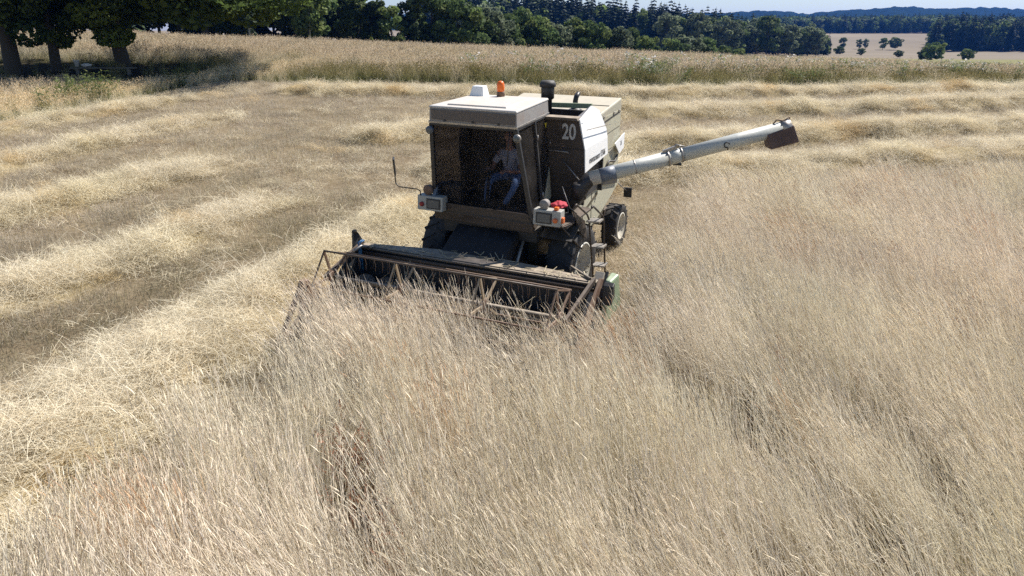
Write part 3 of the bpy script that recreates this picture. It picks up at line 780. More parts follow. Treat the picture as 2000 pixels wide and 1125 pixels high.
# --- feeder house and header
MB().prism([(.25, 1.35), (.62, 1.56), (1.30, 1.22), (1.62, 1.0), (1.62, .28), (.3, .55)], 'y', -.66, .56).build('feeder_house', MAT['feeder'], CH, .015)
MB().box(.15, .7, -.95, .9, 1.36, 1.58).build('cab_support', MAT['dark'], CH)
MB().tube([(.5, .62, 1.5), (1.2, .66, .85)], .03).build('lift_ram', MAT['steel'], CH)
MB().tube([(.55, -.72, 1.5), (1.2, -.72, .85)], .03).build('lift_ram', MAT['steel'], CH)
HD = part('header', label='wide cutting header with an open rusty reel')
hb = MB().box(1.60, 1.66, -2.12, 2.34, .18, 1.17)
hb.hexa([(1.66, -2.1, .14), (2.62, -2.1, .12), (2.62, 2.32, .12), (1.66, 2.32, .14)], [(1.66, -2.1, .20), (2.62, -2.1, .15), (2.62, 2.32, .15), (1.66, 2.32, .20)])
hb.build('trough', MAT['header'], HD)
MB().hexa([(1.70, -2.15, 1.165), (1.70, 2.33, 1.165), (1.52, 2.33, 1.165), (1.25, .55, 1.15), (1.25, -.72, 1.15), (1.56, -2.15, 1.165)], [(1.69, -2.15, 1.215), (1.69, 2.33, 1.215), (1.53, 2.33, 1.215), (1.28, .55, 1.20), (1.28, -.72, 1.20), (1.57, -2.15, 1.215)]).build('top_beam', MAT['beam'], HD, .012)
MB().beam((1.46, .45, 1.225), (1.29, .45, 1.215), .03, .03).build('beam_rib', MAT['dark'], HD)
MB().tube([(1.735, -2.1, 1.10), (1.735, 2.32, 1.10)], .03).build('cross_tube', MAT['brown'], HD)
MB().tube([(1.74, -2.1, 1.19), (1.74, 2.32, 1.19)], .022).build('cross_tube', MAT['beam'], HD)
sc = MB().tube([(2.02, -2.05, .52), (2.02, 2.28, .52)], .15, 16).build('feed_auger', MAT['dark'], HD)
# helix flights
fl = MB()
for y0, y1, s in ((-2.0, -.55, 1), (.55, 2.25, -1)):
    n = 60; prev = None
    for k in range(n + 1):
        t = k / n; a = s * t * 2 * math.pi * abs(y1 - y0) / .42; y = y0 + (y1 - y0) * t
        p = [fl.bm.verts.new((2.02 + r * math.cos(a), y, .52 + r * math.sin(a))) for r in (.14, .28)]
        if prev: fl.bm.faces.new((prev[0], p[0], p[1], prev[1]))
        prev = p
fl.build('flight', MAT['steel'], sc)
MB().box(2.60, 2.70, -2.1, 2.32, .12, .16).build('cutter_bar', MAT['steel'], HD)
g_ = MB()
for k in range(58):
    y = -2.08 + k * .0762
    g_.hexa([(2.70, y - .012, .125), (2.70, y + .012, .125), (2.82, y + .002, .135), (2.82, y - .002, .135)], [(2.70, y - .012, .155), (2.70, y + .012, .155), (2.82, y + .002, .14), (2.82, y - .002, .14)])
tag(g_.build('knife_guard', MAT['steel'], HD), kind='stuff')
er = MB().prism([(1.55, .18), (1.55, 1.20), (1.72, 1.44), (1.80, 1.53), (1.86, 1.53), (1.90, 1.18), (2.1, 1.08), (2.75, .60), (2.80, .14)], 'y', -2.16, -2.12).build('end_plate', MAT['header'], HD, .004)
MB().beam((1.78, -2.14, 1.46), (1.94, -2.02, 1.57), .05, .04).build('end_horn', MAT['dark'], er)
MB().prism([(1.50, .18), (1.48, 1.20), (1.66, 1.28), (2.45, .75), (3.0, .30), (3.0, .14)], 'y', 2.36, 2.40).build('end_plate', MAT['rust'], HD, .004)
dl = MB()
dl.prism([(2.72, .14), (2.72, .66), (3.02, .96), (3.16, .95), (3.30, .45), (3.75, .20), (3.75, .12)], 'y', -2.30, -2.25)
dl.hexa([(3.0, -2.33, .92), (3.2, -2.33, .92), (3.2, -2.20, .92), (3.0, -2.20, .92)], [(3.03, -2.32, 1.02), (3.16, -2.32, 1.02), (3.16, -2.21, 1.02), (3.03, -2.21, 1.02)])
dl.beam((3.16, -2.275, .95), (3.80, -2.28, .20), .09, .04)
dl = dl.build('crop_divider', MAT['rust'], HD, .006)
dl['label'] = 'rusty pointed crop divider at the stubble side'
rd = MB().beam((1.45, 2.32, 1.30), (2.35, 2.30, .42), .15, .05, up=(0, 0, 1)).build('crop_divider', MAT['leather'], HD, .01)
rd['label'] = 'pale board divider at the standing rye side'
MB().beam((1.40, 2.42, 1.30), (2.30, 2.42, .40), .04, .05).build('divider_edge', MAT['black'], rd)
MB().tube([(1.25, 1.75, 1.24), (1.65, 2.22, 1.24)], .022).build('brace', MAT['beam'], HD)
gg = MB().hexa([(1.15, 2.44, .66), (1.85, 2.44, .55), (1.85, 2.54, .55), (1.15, 2.60, .66)], [(1.28, 2.44, 1.27), (1.58, 2.44, 1.24), (1.58, 2.54, 1.22), (1.28, 2.58, 1.25)]).build('drive_guard', MAT['green'], HD, .03)
gg['label'] = 'pale green drive guard at the header end'
MB().hexa([(1.62, 2.46, 1.0), (1.80, 2.46, .9), (1.80, 2.62, .9), (1.62, 2.62, 1.0)], [(1.66, 2.46, 1.24), (1.74, 2.46, 1.2), (1.74, 2.62, 1.2), (1.66, 2.62, 1.24)]).build('drive_pulley_cover', MAT['black'], HD, .01)
for y in (-2.02, -1.98):
    MB().tube([(1.86, y, .75), (1.88, y, 1.05), (1.90, y + .01, 1.34), (1.8, y + .03, 1.36)], .013, 6).build('hydraulic_hose', MAT['blue'], HD)
MB().tube([(1.62, -1.85, 1.18), (1.95, -1.92, 1.30), (2.1, -1.98, 1.24)], .025).build('reel_ram', MAT['steel'], HD)
# reel
RL = part('reel', label='open rusty bat reel with wooden spider arms')
RC = (2.78, 1.02); RRAD = .52
rr0 = random.Random(9)
ANG = [75, 147, 219, 291, 3]
def rp_(a, r=RRAD): return (RC[0] + r * math.cos(math.radians(a)), RC[1] + r * math.sin(math.radians(a)))
MB().tube([(RC[0], -1.95, RC[1]), (RC[0], 2.20, RC[1])], .038, 14).build('reel_tube', MAT['beam'], RL)
for a in ANG:
    x, z = rp_(a)
    MB().tube([(x, -1.93, z), (x, 2.16, z)], .017, 8).build('bat_bar', MAT['rust'] if a != 75 else MAT['brown'], RL)
    tn = MB()
    for k in range(27):
        y = -1.86 + k * .15 + rr0.uniform(-.02, .02)
        b_1 = rr0.uniform(-.03, .03)
        tn.tube([(x, y, z), (x - .04, y + b_1 * .5, z - .12), (x - .02, y + b_1, z - .22)], .0032, 4)
    tag(tn.build('tine', MAT['rust'], RL), kind='stuff')
for j, (y, mt) in enumerate(((-1.93, 'rust'), (-.55, 'wood'), (.93, 'wood'), (2.14, 'rust'))):
    for i, a in enumerate(ANG):
        x, z = rp_(a, RRAD * .98); x2, z2 = rp_(ANG[(i + 1) % 5], RRAD * .98)
        MB().beam((RC[0], y, RC[1]), (x, y, z), .038, .025, up=(0, 1, 0)).build('spider_arm', MAT[mt], RL)
        if mt == 'rust' or i in (0, 4):
            MB().beam((x, y, z), (x2, y, z2), .022, .02, up=(0, 1, 0)).build('spider_tie', MAT[mt], RL)
    MB().lathe([(.10, y - .03), (.10, y + .03)], 'y', (RC[0], 0, RC[1]), 14).build('hub', MAT['rust'], RL)
for y, y2 in ((-2.08, -2.02), (2.30, 2.26)):
    MB().beam((1.70, y, 1.26), (2.86, y2, 1.02), .05, .07).build('reel_arm', MAT['brown'], RL)

# straw caught on the header and in the reel
cb = MB()
rr_ = random.Random(3)
for k in range(330):
    y = rr_.choice((rr_.uniform(-1.0, .4), rr_.uniform(-1.9, 2.2))); x = rr_.uniform(2.0, 3.0); z = .3 + rr_.random() * .45
    a = rr_.uniform(0, 6.28); L = rr_.uniform(.25, .6); t = rr_.uniform(.4, 1.3)
    d = Vector((math.cos(a) * math.cos(t), math.sin(a) * math.cos(t), math.sin(t))) * L
    cb.beam((x, y, z), Vector((x, y, z)) + d, .007, .005)
for k in range(90):
    y = rr_.uniform(-2.0, 2.2); x = rr_.uniform(1.3 if abs(y) < .7 else 1.55, 1.7); a = rr_.uniform(0, 6.28); L = rr_.uniform(.08, .25)
    cb.beam((x, y, 1.225), (x + L * math.cos(a), y + L * math.sin(a), 1.225 + rr_.uniform(-.02, .07)), .008, .005)
strawm = plain('loose_straw', (.62, .52, .34), .7)
tag(cb.build('caught_straw', strawm, HD), kind='stuff')

# seams, hinges and rivets of the sheet metal
for z in (2.05, 2.78):
    MB().beam((-.565, -.2, z), (-.565, 1.26, z), .008, .014).build('panel_seam', MAT['black'], tank)
rv = MB()
for k in range(9):
    rv.lathe([(.010, -.57), (.010, -.561), (0, -.560)], 'x', (0, .52 + k * .088, 3.24 if k % 2 else 3.245), 6)
    rv.lathe([(.010, -.57), (.010, -.561), (0, -.560)], 'x', (0, 1.22, 1.85 + k * .1), 6)
tag(rv.build('rivet', MAT['brown'], tank), kind='stuff')
for z in (.18, .82):
    a_h = Vector(lerp(q[0], q[3], z))
    MB().tube([a_h + Vector((0, .03, -.05)), a_h + Vector((0, .03, .05))], .016, 8).build('hinge', MAT['steel'], door)
for y in (-.72, -.18, .30):
    MB().box(.925, .945, y - .015, y + .015, 3.385, 3.415).build('trim_clip', MAT['dark'], roof)
MB().beam((.80, -.2, 3.628), (-.70, -.2, 3.628), .006, .004).build('roof_seam', MAT['fascia'], roof)
for x in (-.35, -.9, -1.4):
    MB().beam((x, 1.178, 1.15), (x, 1.178, 2.2), .008, .010).build('panel_seam', MAT['olive'], side)
for x, z in ((-.75, 2.12), (-1.6, 2.08), (-2.5, 1.85), (-.75, 1.15), (-1.6, 1.22)):
    MB().lathe([(.02, 1.175), (.02, 1.188), (0, 1.19)], 'y', (x, 0, z), 8).build('bolt', MAT['steel'], side)
MB().beam((-2.02, 1.139, 2.75), (-3.2, 1.139, 2.80), .006, .012).build('hood_seam', MAT['olive'], hood)
for x in (-2.1, -2.75, -3.1):
    MB().box(x - .04, x + .04, 1.139, 1.155, 3.10, 3.15).build('hood_latch', MAT['steel'], hood, .004)

# --- driver
def skin_mesh(name, nodes, edges, mat, parent, sub=2):
    me = bpy.data.meshes.new(name)
    me.from_pydata([n[:3] for n in nodes], edges, [])
    o = link(name, me, mat, parent)
    sk = o.modifiers.new('skin', 'SKIN'); sk.use_smooth_shade = True
    if not me.skin_vertices: me.skin_vertices.new()
    for i, n in enumerate(nodes):
        r = n[3] if isinstance(n[3], tuple) else (n[3], n[3])
        me.skin_vertices[0].data[i].radius = r
        me.skin_vertices[0].data[i].use_root = (i == 0)
    s = o.modifiers.new('subd', 'SUBSURF'); s.levels = sub; s.render_levels = sub
    return o
DR = empty('person')
DR.matrix_world = RW @ Matrix.Translation((-.26, -.04, 2.22))
tag(DR, 'person in a pale shirt and blue jeans driving inside the cab', 'person')
nodes = [(0, 0, .12, .10), (.02, 0, .35, .11), (.03, 0, .50, (.07)), (.05, 0, .57, .052), (.07, 0, .65, .052), (.085, 0, .72, (.080)), (.08, 0, .80, (.082)), (.075, 0, .87, .05), (.165, 0, .735, .016)]
edges = [(0, 1), (1, 2), (2, 3), (3, 4), (4, 5), (5, 6), (6, 7), (5, 8)]
hands = {1: (.66, .16, .26), -1: (.62, -.17, .27)}
for s in (1, -1):
    hx, hy, hz = hands[s]
    i = len(nodes)
    nodes += [(.03, s * .19, .49, .055), (.14, s * .27, .26, .045), (.20, s * .29, .17, .042), (.42, s * .23, .22, .034), (hx - .09, hy, hz, .026), (hx - .03, hy, hz + .01, (.028))]
    edges += [(2, i), (i, i + 1), (i + 1, i + 2), (i + 2, i + 3), (i + 3, i + 4), (i + 4, i + 5)]
    for f in range(4):
        j = len(nodes); oy = (f - 1.5) * .02; ln = (.036, .042, .040, .030)[f]
        nodes += [(hx + .01, hy + oy, hz + .015, .0095), (hx + .01 + ln * .8, hy + oy, hz + .005, .0088), (hx + .015 + ln * .9, hy + oy, hz - .03, .008)]
        edges += [(i + 5, j), (j, j + 1), (j + 1, j + 2)]
    j = len(nodes)
    nodes += [(hx - .04, hy - s * .04, hz, .011), (hx + .0, hy - s * .055, hz - .015, .009)]
    edges += [(i + 4, j), (j, j + 1)]
skin_mesh('body', nodes, edges, MAT['skin'], DR)
sn = [(0, 0, .02, .14), (.01, 0, .18, (.135)), (.02, 0, .36, (.155)), (.03, 0, .48, (.115)), (.045, 0, .54, .065)]
se = [(0, 1), (1, 2), (2, 3), (3, 4)]
for s in (1, -1):
    i = len(sn); sn += [(.03, s * .17, .47, .082), (.10, s * .25, .32, .066), (.13, s * .268, .26, .062)]
    se += [(3, i), (i, i + 1), (i + 1, i + 2)]
skin_mesh('shirt', sn, se, MAT['shirt'], DR)
jn = [(0, 0, .03, .145)]; je = []
for s in (1, -1):
    i = len(jn); jn += [(.06, s * .10, .03, .10), (.28, s * (.14 if s < 0 else .24), .06, .09), (.50, s * (.18 if s < 0 else .34), .06, .08), (.60, s * (.18 if s < 0 else .32), -.08, .06), (.68, s * .18, -.33, .05)]
    je += [(0, i), (i, i + 1), (i + 1, i + 2), (i + 2, i + 3), (i + 3, i + 4)]
skin_mesh('jeans', jn, je, MAT['jeans'], DR)
skin_mesh('hair', [(.05, 0, .86, .07), (.02, 0, .80, .075), (.01, 0, .73, .06)], [(0, 1), (1, 2)], MAT['hair'], DR)
for s in (1, -1):
    MB().hexa([(.62, s * .18 - .045, -.42), (.88, s * .18 - .045, -.42), (.88, s * .18 + .045, -.42), (.62, s * .18 + .045, -.42)], [(.64, s * .18 - .04, -.32), (.84, s * .18 - .035, -.37), (.84, s * .18 + .035, -.37), (.64, s * .18 + .04, -.32)]).build('shoe', MAT['seatc'], DR, .02)
# --- red cloth left on the platform
bm = bmesh.new(); bmesh.ops.create_icosphere(bm, subdivisions=4, radius=1)
for v in bm.verts:
    c = v.co
    n = math.sin(c.x * 5 + 1) * math.cos(c.y * 6) * .16 + math.sin(c.z * 9 + c.x * 4) * .08 + math.sin(c.y * 13 + c.z * 7) * .05
    v.co = Vector((c.x * .16, c.y * .15, c.z * .085 if c.z > 0 else c.z * .03)) * (1 + n)
for f in bm.faces: f.smooth = True
me = bpy.data.meshes.new('red_cloth'); bm.to_mesh(me); bm.free()
rc = link('red_cloth', me, MAT['redcloth'])
rc.matrix_world = RW @ Matrix.Translation((.60, 1.27, 2.05)) @ Matrix.Scale(.85, 4)
tag(rc, 'crumpled bright red cloth lying behind the orange-lamped headlight box', 'cloth')
# ------------------------------------------------------------------ plants: tufts scattered over the field
PAL = dict(
    rye=[(.83, .77, .66), (.88, .83, .71), (.78, .715, .60), (.86, .81, .67), (.62, .55, .45), (.82, .77, .62)],
    straw=[(.78, .715, .55), (.82, .755, .60), (.72, .64, .48), (.80, .73, .56), (.58, .48, .33), (.85, .79, .64)],
    stub=[(.65, .58, .48), (.71, .635, .53), (.59, .52, .42), (.65, .585, .46), (.52, .475, .375)],
    tan=[(.68, .615, .48), (.62, .555, .44), (.74, .675, .55), (.66, .62, .48), (.55, .49, .38)],
    blond=[(.80, .73, .56), (.74, .66, .48), (.83, .77, .62), (.66, .58, .40)],
    green=[(.12, .17, .05), (.16, .21, .065), (.10, .14, .045), (.20, .22, .08)],
    olive=[(.34, .32, .16), (.41, .37, .20), (.28, .27, .12)])
def ribbons(P, side, w, col):
    """P n,K,3 centre lines; side n,3; w n,K widths; col n,3"""
    n, K, _ = P.shape
    A = P - side[:, None, :] * w[..., None] / 2; B = P + side[:, None, :] * w[..., None] / 2
    V = np.stack([A, B], 2).reshape(n, K * 2, 3)
    base = (np.arange(n) * K * 2)[:, None, None]
    q = np.array([[2 * k, 2 * k + 1, 2 * k + 3, 2 * k + 2] for k in range(K - 1)])[None]
    return V.reshape(-1, 3), (base + q).reshape(-1, 4), np.repeat(col, K * 2, 0)
def join(parts):
    V, Fc, Cc = [], [], []; o = 0
    for v, f, c in parts:
        V.append(v); Fc.append(f + o); Cc.append(c); o += len(v)
    return np.concatenate(V), np.concatenate(Fc), np.concatenate(Cc)
def pick(pal, n, r):
    p = np.array(PAL[pal]); c = p[r.integers(0, len(p), n)]
    return c * r.uniform(.85, 1.12, (n, 1))
def stems(r, n, spread, L, Lj, th0, th1, phi_j, w, col, K=4, base=None):
    b = np.zeros((n, 3)); 
    if base is None: b[:, :2] = r.uniform(-spread, spread, (n, 2))
    else: b[:] = base
    Ls = L * (1 + r.uniform(-Lj, Lj, n)); ph = r.normal(0, phi_j, n)
    a0 = np.abs(r.normal(th0, .12, n)); a1 = a0 + r.normal(th1, .18, n)
    s = np.linspace(0, 1, K); P = np.zeros((n, K, 3)); P[:, 0] = b
    for k in range(1, K):
        t = a0 + (a1 - a0) * (s[k] + s[k - 1]) / 2
        d = np.stack([np.sin(t) * np.cos(ph), np.sin(t) * np.sin(ph), np.cos(t)], -1)
        P[:, k] = P[:, k - 1] + d * (Ls * (s[k] - s[k - 1]))[:, None]
    psi = r.uniform(0, 2 * math.pi, n)
    side = np.stack([np.cos(psi), np.sin(psi), np.zeros(n)], -1)
    ww = np.tile(np.linspace(1, .6, K), (n, 1)) * w
    return P, side, ww, col
def ears(r, P, L, w, col, droop=.5):
    n = len(P); d = P[:, -1] - P[:, -2]; d /= np.linalg.norm(d, axis=1)[:, None]
    h = np.stack([d[:, 0], d[:, 1], np.zeros(n)], -1); h /= np.linalg.norm(h, axis=1)[:, None] + 1e-6
    d2 = d + h * droop - np.array([0, 0, .3]) * droop; d2 /= np.linalg.norm(d2, axis=1)[:, None]
    l = L * r.uniform(.75, 1.2, n)[:, None]
    Q = np.stack([P[:, -1], P[:, -1] + d * l * .35, P[:, -1] + d * l * .35 + d2 * l * .65], 1)
    out = []
    for k in range(2):
        v = r.normal(0, 1, (n, 3)); v -= d * np.sum(v * d, 1)[:, None]; v /= np.linalg.norm(v, axis=1)[:, None]
        out.append(ribbons(Q, v, np.tile(np.array([.35, 1.0, .25]) * w, (n, 1)), col))
    return out
PROTO_MAT = {}
def rye_tuft(seed, lean):
    r = np.random.default_rng(seed); n = 26
    c = pick('rye', n, r)
    P, s, w, c = stems(r, n, .22, 1.26, .16, lean, .27, .28, .0052, c)
    parts = [ribbons(P, s, w, c)] + ears(r, P, .14, .0085, c * np.array([1.0, .97, .95]), .28)
    m_ = 12; k = r.integers(0, n, m_)          # dry leaves
    c2 = pick('rye', m_, r) * .9
    P2, s2, w2, c2 = stems(r, m_, .2, .32, .3, .7, 1.2, 1.6, .0065, c2, 4, base=P[k, 1])
    parts.append(ribbons(P2, s2, w2, c2))
    m_ = 5                                        # a little green at the foot
    c3 = pick('olive', m_, r)
    parts.append(ribbons(*stems(r, m_, .22, .35, .3, .4, .5, 2, .010, c3)))
    return join(parts)
def stub_tuft(seed):
    r = np.random.default_rng(seed); n = 34
    parts = [ribbons(*stems(r, n, .28, .13, .35, .16, .12, 2.5, .0062, pick('stub', n, r), 2))]
    m_ = 16
    b = np.zeros((m_, 3)); b[:, :2] = r.uniform(-.3, .3, (m_, 2)); b[:, 2] = r.uniform(.01, .10, m_)
    parts.append(ribbons(*stems(r, m_, .3, .20, .5, 1.5, .1, 3, .0055, pick('stub', m_, r) * 1.05, 3, base=b)))
    m_ = 2
    parts.append(ribbons(*stems(r, m_, .28, .16, .4, .5, .5, 2.5, .010, pick('olive', m_, r), 3)))
    return join(parts)
def straw_tuft(seed, loose):
    r = np.random.default_rng(seed); n = 130
    b = np.zeros((n, 3)); b[:, :2] = r.normal(0, .26, (n, 2)); b[:, 2] = np.abs(r.normal(.06, .08 * loose, n))
    b[:, 2] *= np.exp(-(b[:, 0] ** 2 + b[:, 1] ** 2) * 2)
    ph = r.uniform(0, 6.28, n)
    P, s, w, c = stems(r, n, .3, .34, .5, 1.42 - .22 * loose, .4, 3, .0062, pick('straw', n, r), 4, base=b)
    a = r.uniform(0, 6.28, n); ca, sa = np.cos(a)[:, None], np.sin(a)[:, None]
    d = P - P[:, :1]; x_, y_ = d[..., 0].copy(), d[..., 1].copy()
    d[..., 0] = x_ * ca - y_ * sa; d[..., 1] = x_ * sa + y_ * ca
    mid = d[:, 2:3] * .5
    P = P[:, :1] + d - mid * np.array([1, 1, 0])
    P[..., 2] = np.maximum(P[..., 2], .0)
    return join([ribbons(P, s, w, c)])
def grass_tuft(seed, pal, L, n=44, spread=.34, th=.16, w=.010, green=.0, heads=True):
    r = np.random.default_rng(seed)
    c = pick(pal, n, r)
    P, s, ww, c = stems(r, n, spread, L, .22, th, .45, 2.4, w, c, 4)
    parts = [ribbons(P, s, ww, c)]
    if heads: parts += ears(r, P, .14, .03, c * np.array([.98, .92, .88]), .7)
    g = int(n * green)
    if g:
        parts.append(ribbons(*stems(r, g, spread, L * .55, .35, .35, .8, 2.6, w * 1.8, pick('green', g, r), 4)))
    return join(parts)
def weed_tuft(seed, L=.8, flowers=False):
    r = np.random.default_rng(seed); n = 16
    P, s, w, c = stems(r, n, .25, L, .25, .18, .25, 2.6, .012, pick('green', n, r) * 1.1, 5)
    parts = [ribbons(P, s, w, c)]
    m_ = 90; k = r.integers(0, n, m_); j = r.integers(1, 5, m_)
    parts.append(ribbons(*stems(r, m_, .2, .16, .4, .9, .8, 3, .045, pick('green', m_, r), 3, base=P[k, j])))
    if flowers:
        q = 8
        for i in range(0, n, 3):
            cc = P[i, -1] + r.normal(0, 1, (q, 3)) * np.array([.05, .05, .015])
            pp = np.stack([cc, cc + r.normal(0, .022, (q, 3))], 1)
            sd = np.tile(np.array([[1.0, 0, 0]]), (q, 1))
            parts.append(ribbons(pp, sd, np.full((q, 2), .05), np.tile(np.array([[.78, .74, .72]]), (q, 1)) * r.uniform(.8, 1, (q, 1))))
    return join(parts)

def gn_group():
    ng = bpy.data.node_groups.new('scatter', 'GeometryNodeTree')
    ng.interface.new_socket('Geometry', in_out='INPUT', socket_type='NodeSocketGeometry')
    ng.interface.new_socket('Collection', in_out='INPUT', socket_type='NodeSocketCollection')
    ng.interface.new_socket('Geometry', in_out='OUTPUT', socket_type='NodeSocketGeometry')
    N = ng.nodes.new; gi = N('NodeGroupInput'); go = N('NodeGroupOutput')
    ci = N('GeometryNodeCollectionInfo'); ci.inputs['Separate Children'].default_value = True; ci.inputs['Reset Children'].default_value = True
    ip = N('GeometryNodeInstanceOnPoints'); ip.inputs['Pick Instance'].default_value = True
    def na(name, t):
        a = N('GeometryNodeInputNamedAttribute'); a.data_type = t; a.inputs[0].default_value = name
        return a.outputs[0]
    L = ng.links.new
    L(gi.outputs[0], ip.inputs['Points']); L(gi.outputs[1], ci.inputs[0]); L(ci.outputs[0], ip.inputs['Instance'])
    L(na('vid', 'INT'), ip.inputs['Instance Index']); L(na('rot', 'FLOAT_VECTOR'), ip.inputs['Rotation']); L(na('scl', 'FLOAT_VECTOR'), ip.inputs['Scale'])
    L(ip.outputs[0], go.inputs[0])
    return ng
NG = gn_group()
def scatter(name, label, protos, mat, pos, rot, scl, vid, tint, cat=None):
    """one object: tufts standing at the given points"""
    col = bpy.data.collections.new(name + '_tufts')
    for i, p in enumerate(protos):
        if isinstance(p, bpy.types.Mesh): me = p
        else: me = mesh_np(name + '_tuft', p[0], p[1], p[2], mat)
        o = bpy.data.objects.new('%s_tuft_%02d' % (name, i), me); col.objects.link(o)
    n = len(pos)
    me = bpy.data.meshes.new(name)
    me.vertices.add(n); me.vertices.foreach_set('co', np.asarray(pos, np.float32).ravel())
    def attr(nm, t, arr, fld_):
        a = me.attributes.new(nm, t, 'POINT'); a.data.foreach_set(fld_, arr.ravel())
    scl = np.asarray(scl, np.float32)
    if scl.ndim == 1: scl = np.repeat(scl[:, None], 3, 1)
    attr('rot', 'FLOAT_VECTOR', np.asarray(rot, np.float32), 'vector')
    attr('scl', 'FLOAT_VECTOR', scl, 'vector')
    attr('vid', 'INT', np.asarray(vid, np.int32), 'value')
    t = np.ones((n, 4), np.float32); t[:, :3] = tint
    attr('tint', 'FLOAT_COLOR', t, 'color')
    o = link(name, me)
    md = o.modifiers.new('scatter', 'NODES'); md.node_group = NG
    key = [s.identifier for s in NG.interface.items_tree if s.name == 'Collection'][0]
    md[key] = col
    tag(o, label, cat, kind='stuff')
    return o
def samp(n, x0, x1, y0, y1):
    return RNG.uniform(x0, x1, n), RNG.uniform(y0, y1, n)
def in_view(x, y, margin=2.0):
    return np.abs(x) < (y * .94 + 2) * 1000 / F + margin
def rot_of(n, z, zj, tilt=.06):
    return np.stack([RNG.normal(0, tilt, n), RNG.normal(0, tilt, n), z + RNG.normal(0, zj, n)], -1)

# --- standing rye
LEAN = math.atan2(.80, -.60)
RL_N = [.12, .22, .32, .44, .58]
ryes = [rye_tuft(100 + i * 3 + j, l) for i, l in enumerate(RL_N) for j in range(3)]
x, y = samp(19500, -14, 24, 1.2, 21)
dk = np.hypot(x, y)
keep = crop_mask(x, y) & in_view(x, y, 3) & (RNG.random(len(x)) < np.where(dk < 14, 1.0, .85))
# lanes and hollows where the rye is down or missing
HOLES = [(725, 1085, .6, .24), (700, 1010, .3, .14), (1440, 850, .50, .36), (1455, 885, .4, .3), (1290, 725, .55, .24), (1240, 660, .4, .18), (640, 850, .35, .15), (400, 945, .3, .16), (1850, 960, .4, .2), (1600, 990, .35, .15), (1120, 700, .3, .12), (900, 880, .3, .12), (1700, 700, .4, .14)]
for hx, hy, a_, b2 in HOLES:
    P = at(hx, hy, .25)
    dx, dy = x - P[0], y - P[1]
    u = dx * .35 + dy * -.94; v2 = dx * .94 + dy * .35
    keep &= ((u / (a_ * 1.5)) ** 2 + (v2 / (b2 * 1.7)) ** 2) > (.6 + .8 * vnoise(x, y, .25, 77))
gap = vnoise(x * .9 + y * .35, (y * .9 - x * .35) * .35, .55, 51)
keep &= (gap > .27) | (RNG.random(len(x)) < .32)
x, y = x[keep], y[keep]; n = len(x)
ln = np.clip(vnoise(x, y, 1.6, 52) * 1.0 + vnoise(x, y, .5, 53) * .5 - .25 + RNG.normal(0, .12, n), 0, .999)
side_l = smooth(-4, 6, x)
ln = np.clip(ln * .75 + .30 * side_l, 0, .999)
vid = (ln * 5).astype(int) * 3 + RNG.integers(0, 3, n)
az = LEAN + (vnoise(x, y, 2.0, 54) - .5) * .9 + .15 * side_l
uu_ = x * .94 + y * .35; vv_ = (-x * .35 + y * .94) * .22
streak = vnoise(uu_, vv_, .38, 59)
hs = .78 + .16 * vnoise(x, y, 1.1, 55) + .22 * streak + RNG.normal(0, .045, n)
t1 = vnoise(x, y, 2.4, 56)[:, None]; t2 = vnoise(x, y, .7, 57)[:, None]
tint = (1 - t1) * np.array([1.03, .99, .97]) + t1 * np.array([.98, .98, .90])
tint = tint * (.84 + .14 * t2 + .14 * streak[:, None])
wdy = (vnoise(x, y, .6, 58) > .90)[:, None] & (RNG.random((n, 1)) < .6)
tint = np.where(wdy, tint * np.array([.86, .66, .52]), tint)
pos = np.stack([x, y, ground_z(x, y)], -1)
scatter('standing_rye', 'ripe pale rye still standing in front and right of the harvester', ryes, MAT['crop'], pos, rot_of(n, az, .35, .05), np.stack([hs, hs, hs], -1), vid, tint)
print('rye', n)
# --- rusty dock stalks and a few green weeds among the rye
def dock_tuft(seed):
    r = np.random.default_rng(seed); n = 7
    c = np.array([[.26, .13, .075]]) * r.uniform(.7, 1.3, (n, 1))
    P, s, w, c = stems(r, n, .10, 1.05, .2, .12, .2, .8, .010, c, 5)
    parts = [ribbons(P, s, w, c)]
    m_ = 160; k = r.integers(0, n, m_); t = r.uniform(2.0, 4.0, m_); j = np.minimum(t.astype(int), 3)
    b = P[k, j] + (P[k, j + 1] - P[k, j]) * (t - j)[:, None] + r.normal(0, .018, (m_, 3))
    parts.append(ribbons(*stems(r, m_, .1, .035, .4, .8, .5, 3, .02, np.array([[.28, .13, .07]]) * r.uniform(.6, 1.3, (m_, 1)), 2, base=b)))
    return join(parts)
xw, yw = samp(900, -10, 20, 3, 19)
kw = crop_mask(xw, yw) & in_view(xw, yw, 1) & (vnoise(xw, yw, 1.4, 95) > .64)
xw, yw = xw[kw], yw[kw]; nw = len(xw)
scatter('dock_weeds', 'rusty brown dock stalks growing among the standing rye', [dock_tuft(700 + i) for i in range(3)], MAT['crop'], np.stack([xw, yw, ground_z(xw, yw)], -1), rot_of(nw, LEAN, .6, .1), .75 + .3 * RNG.random(nw), RNG.integers(0, 3, nw), np.ones((nw, 3)))
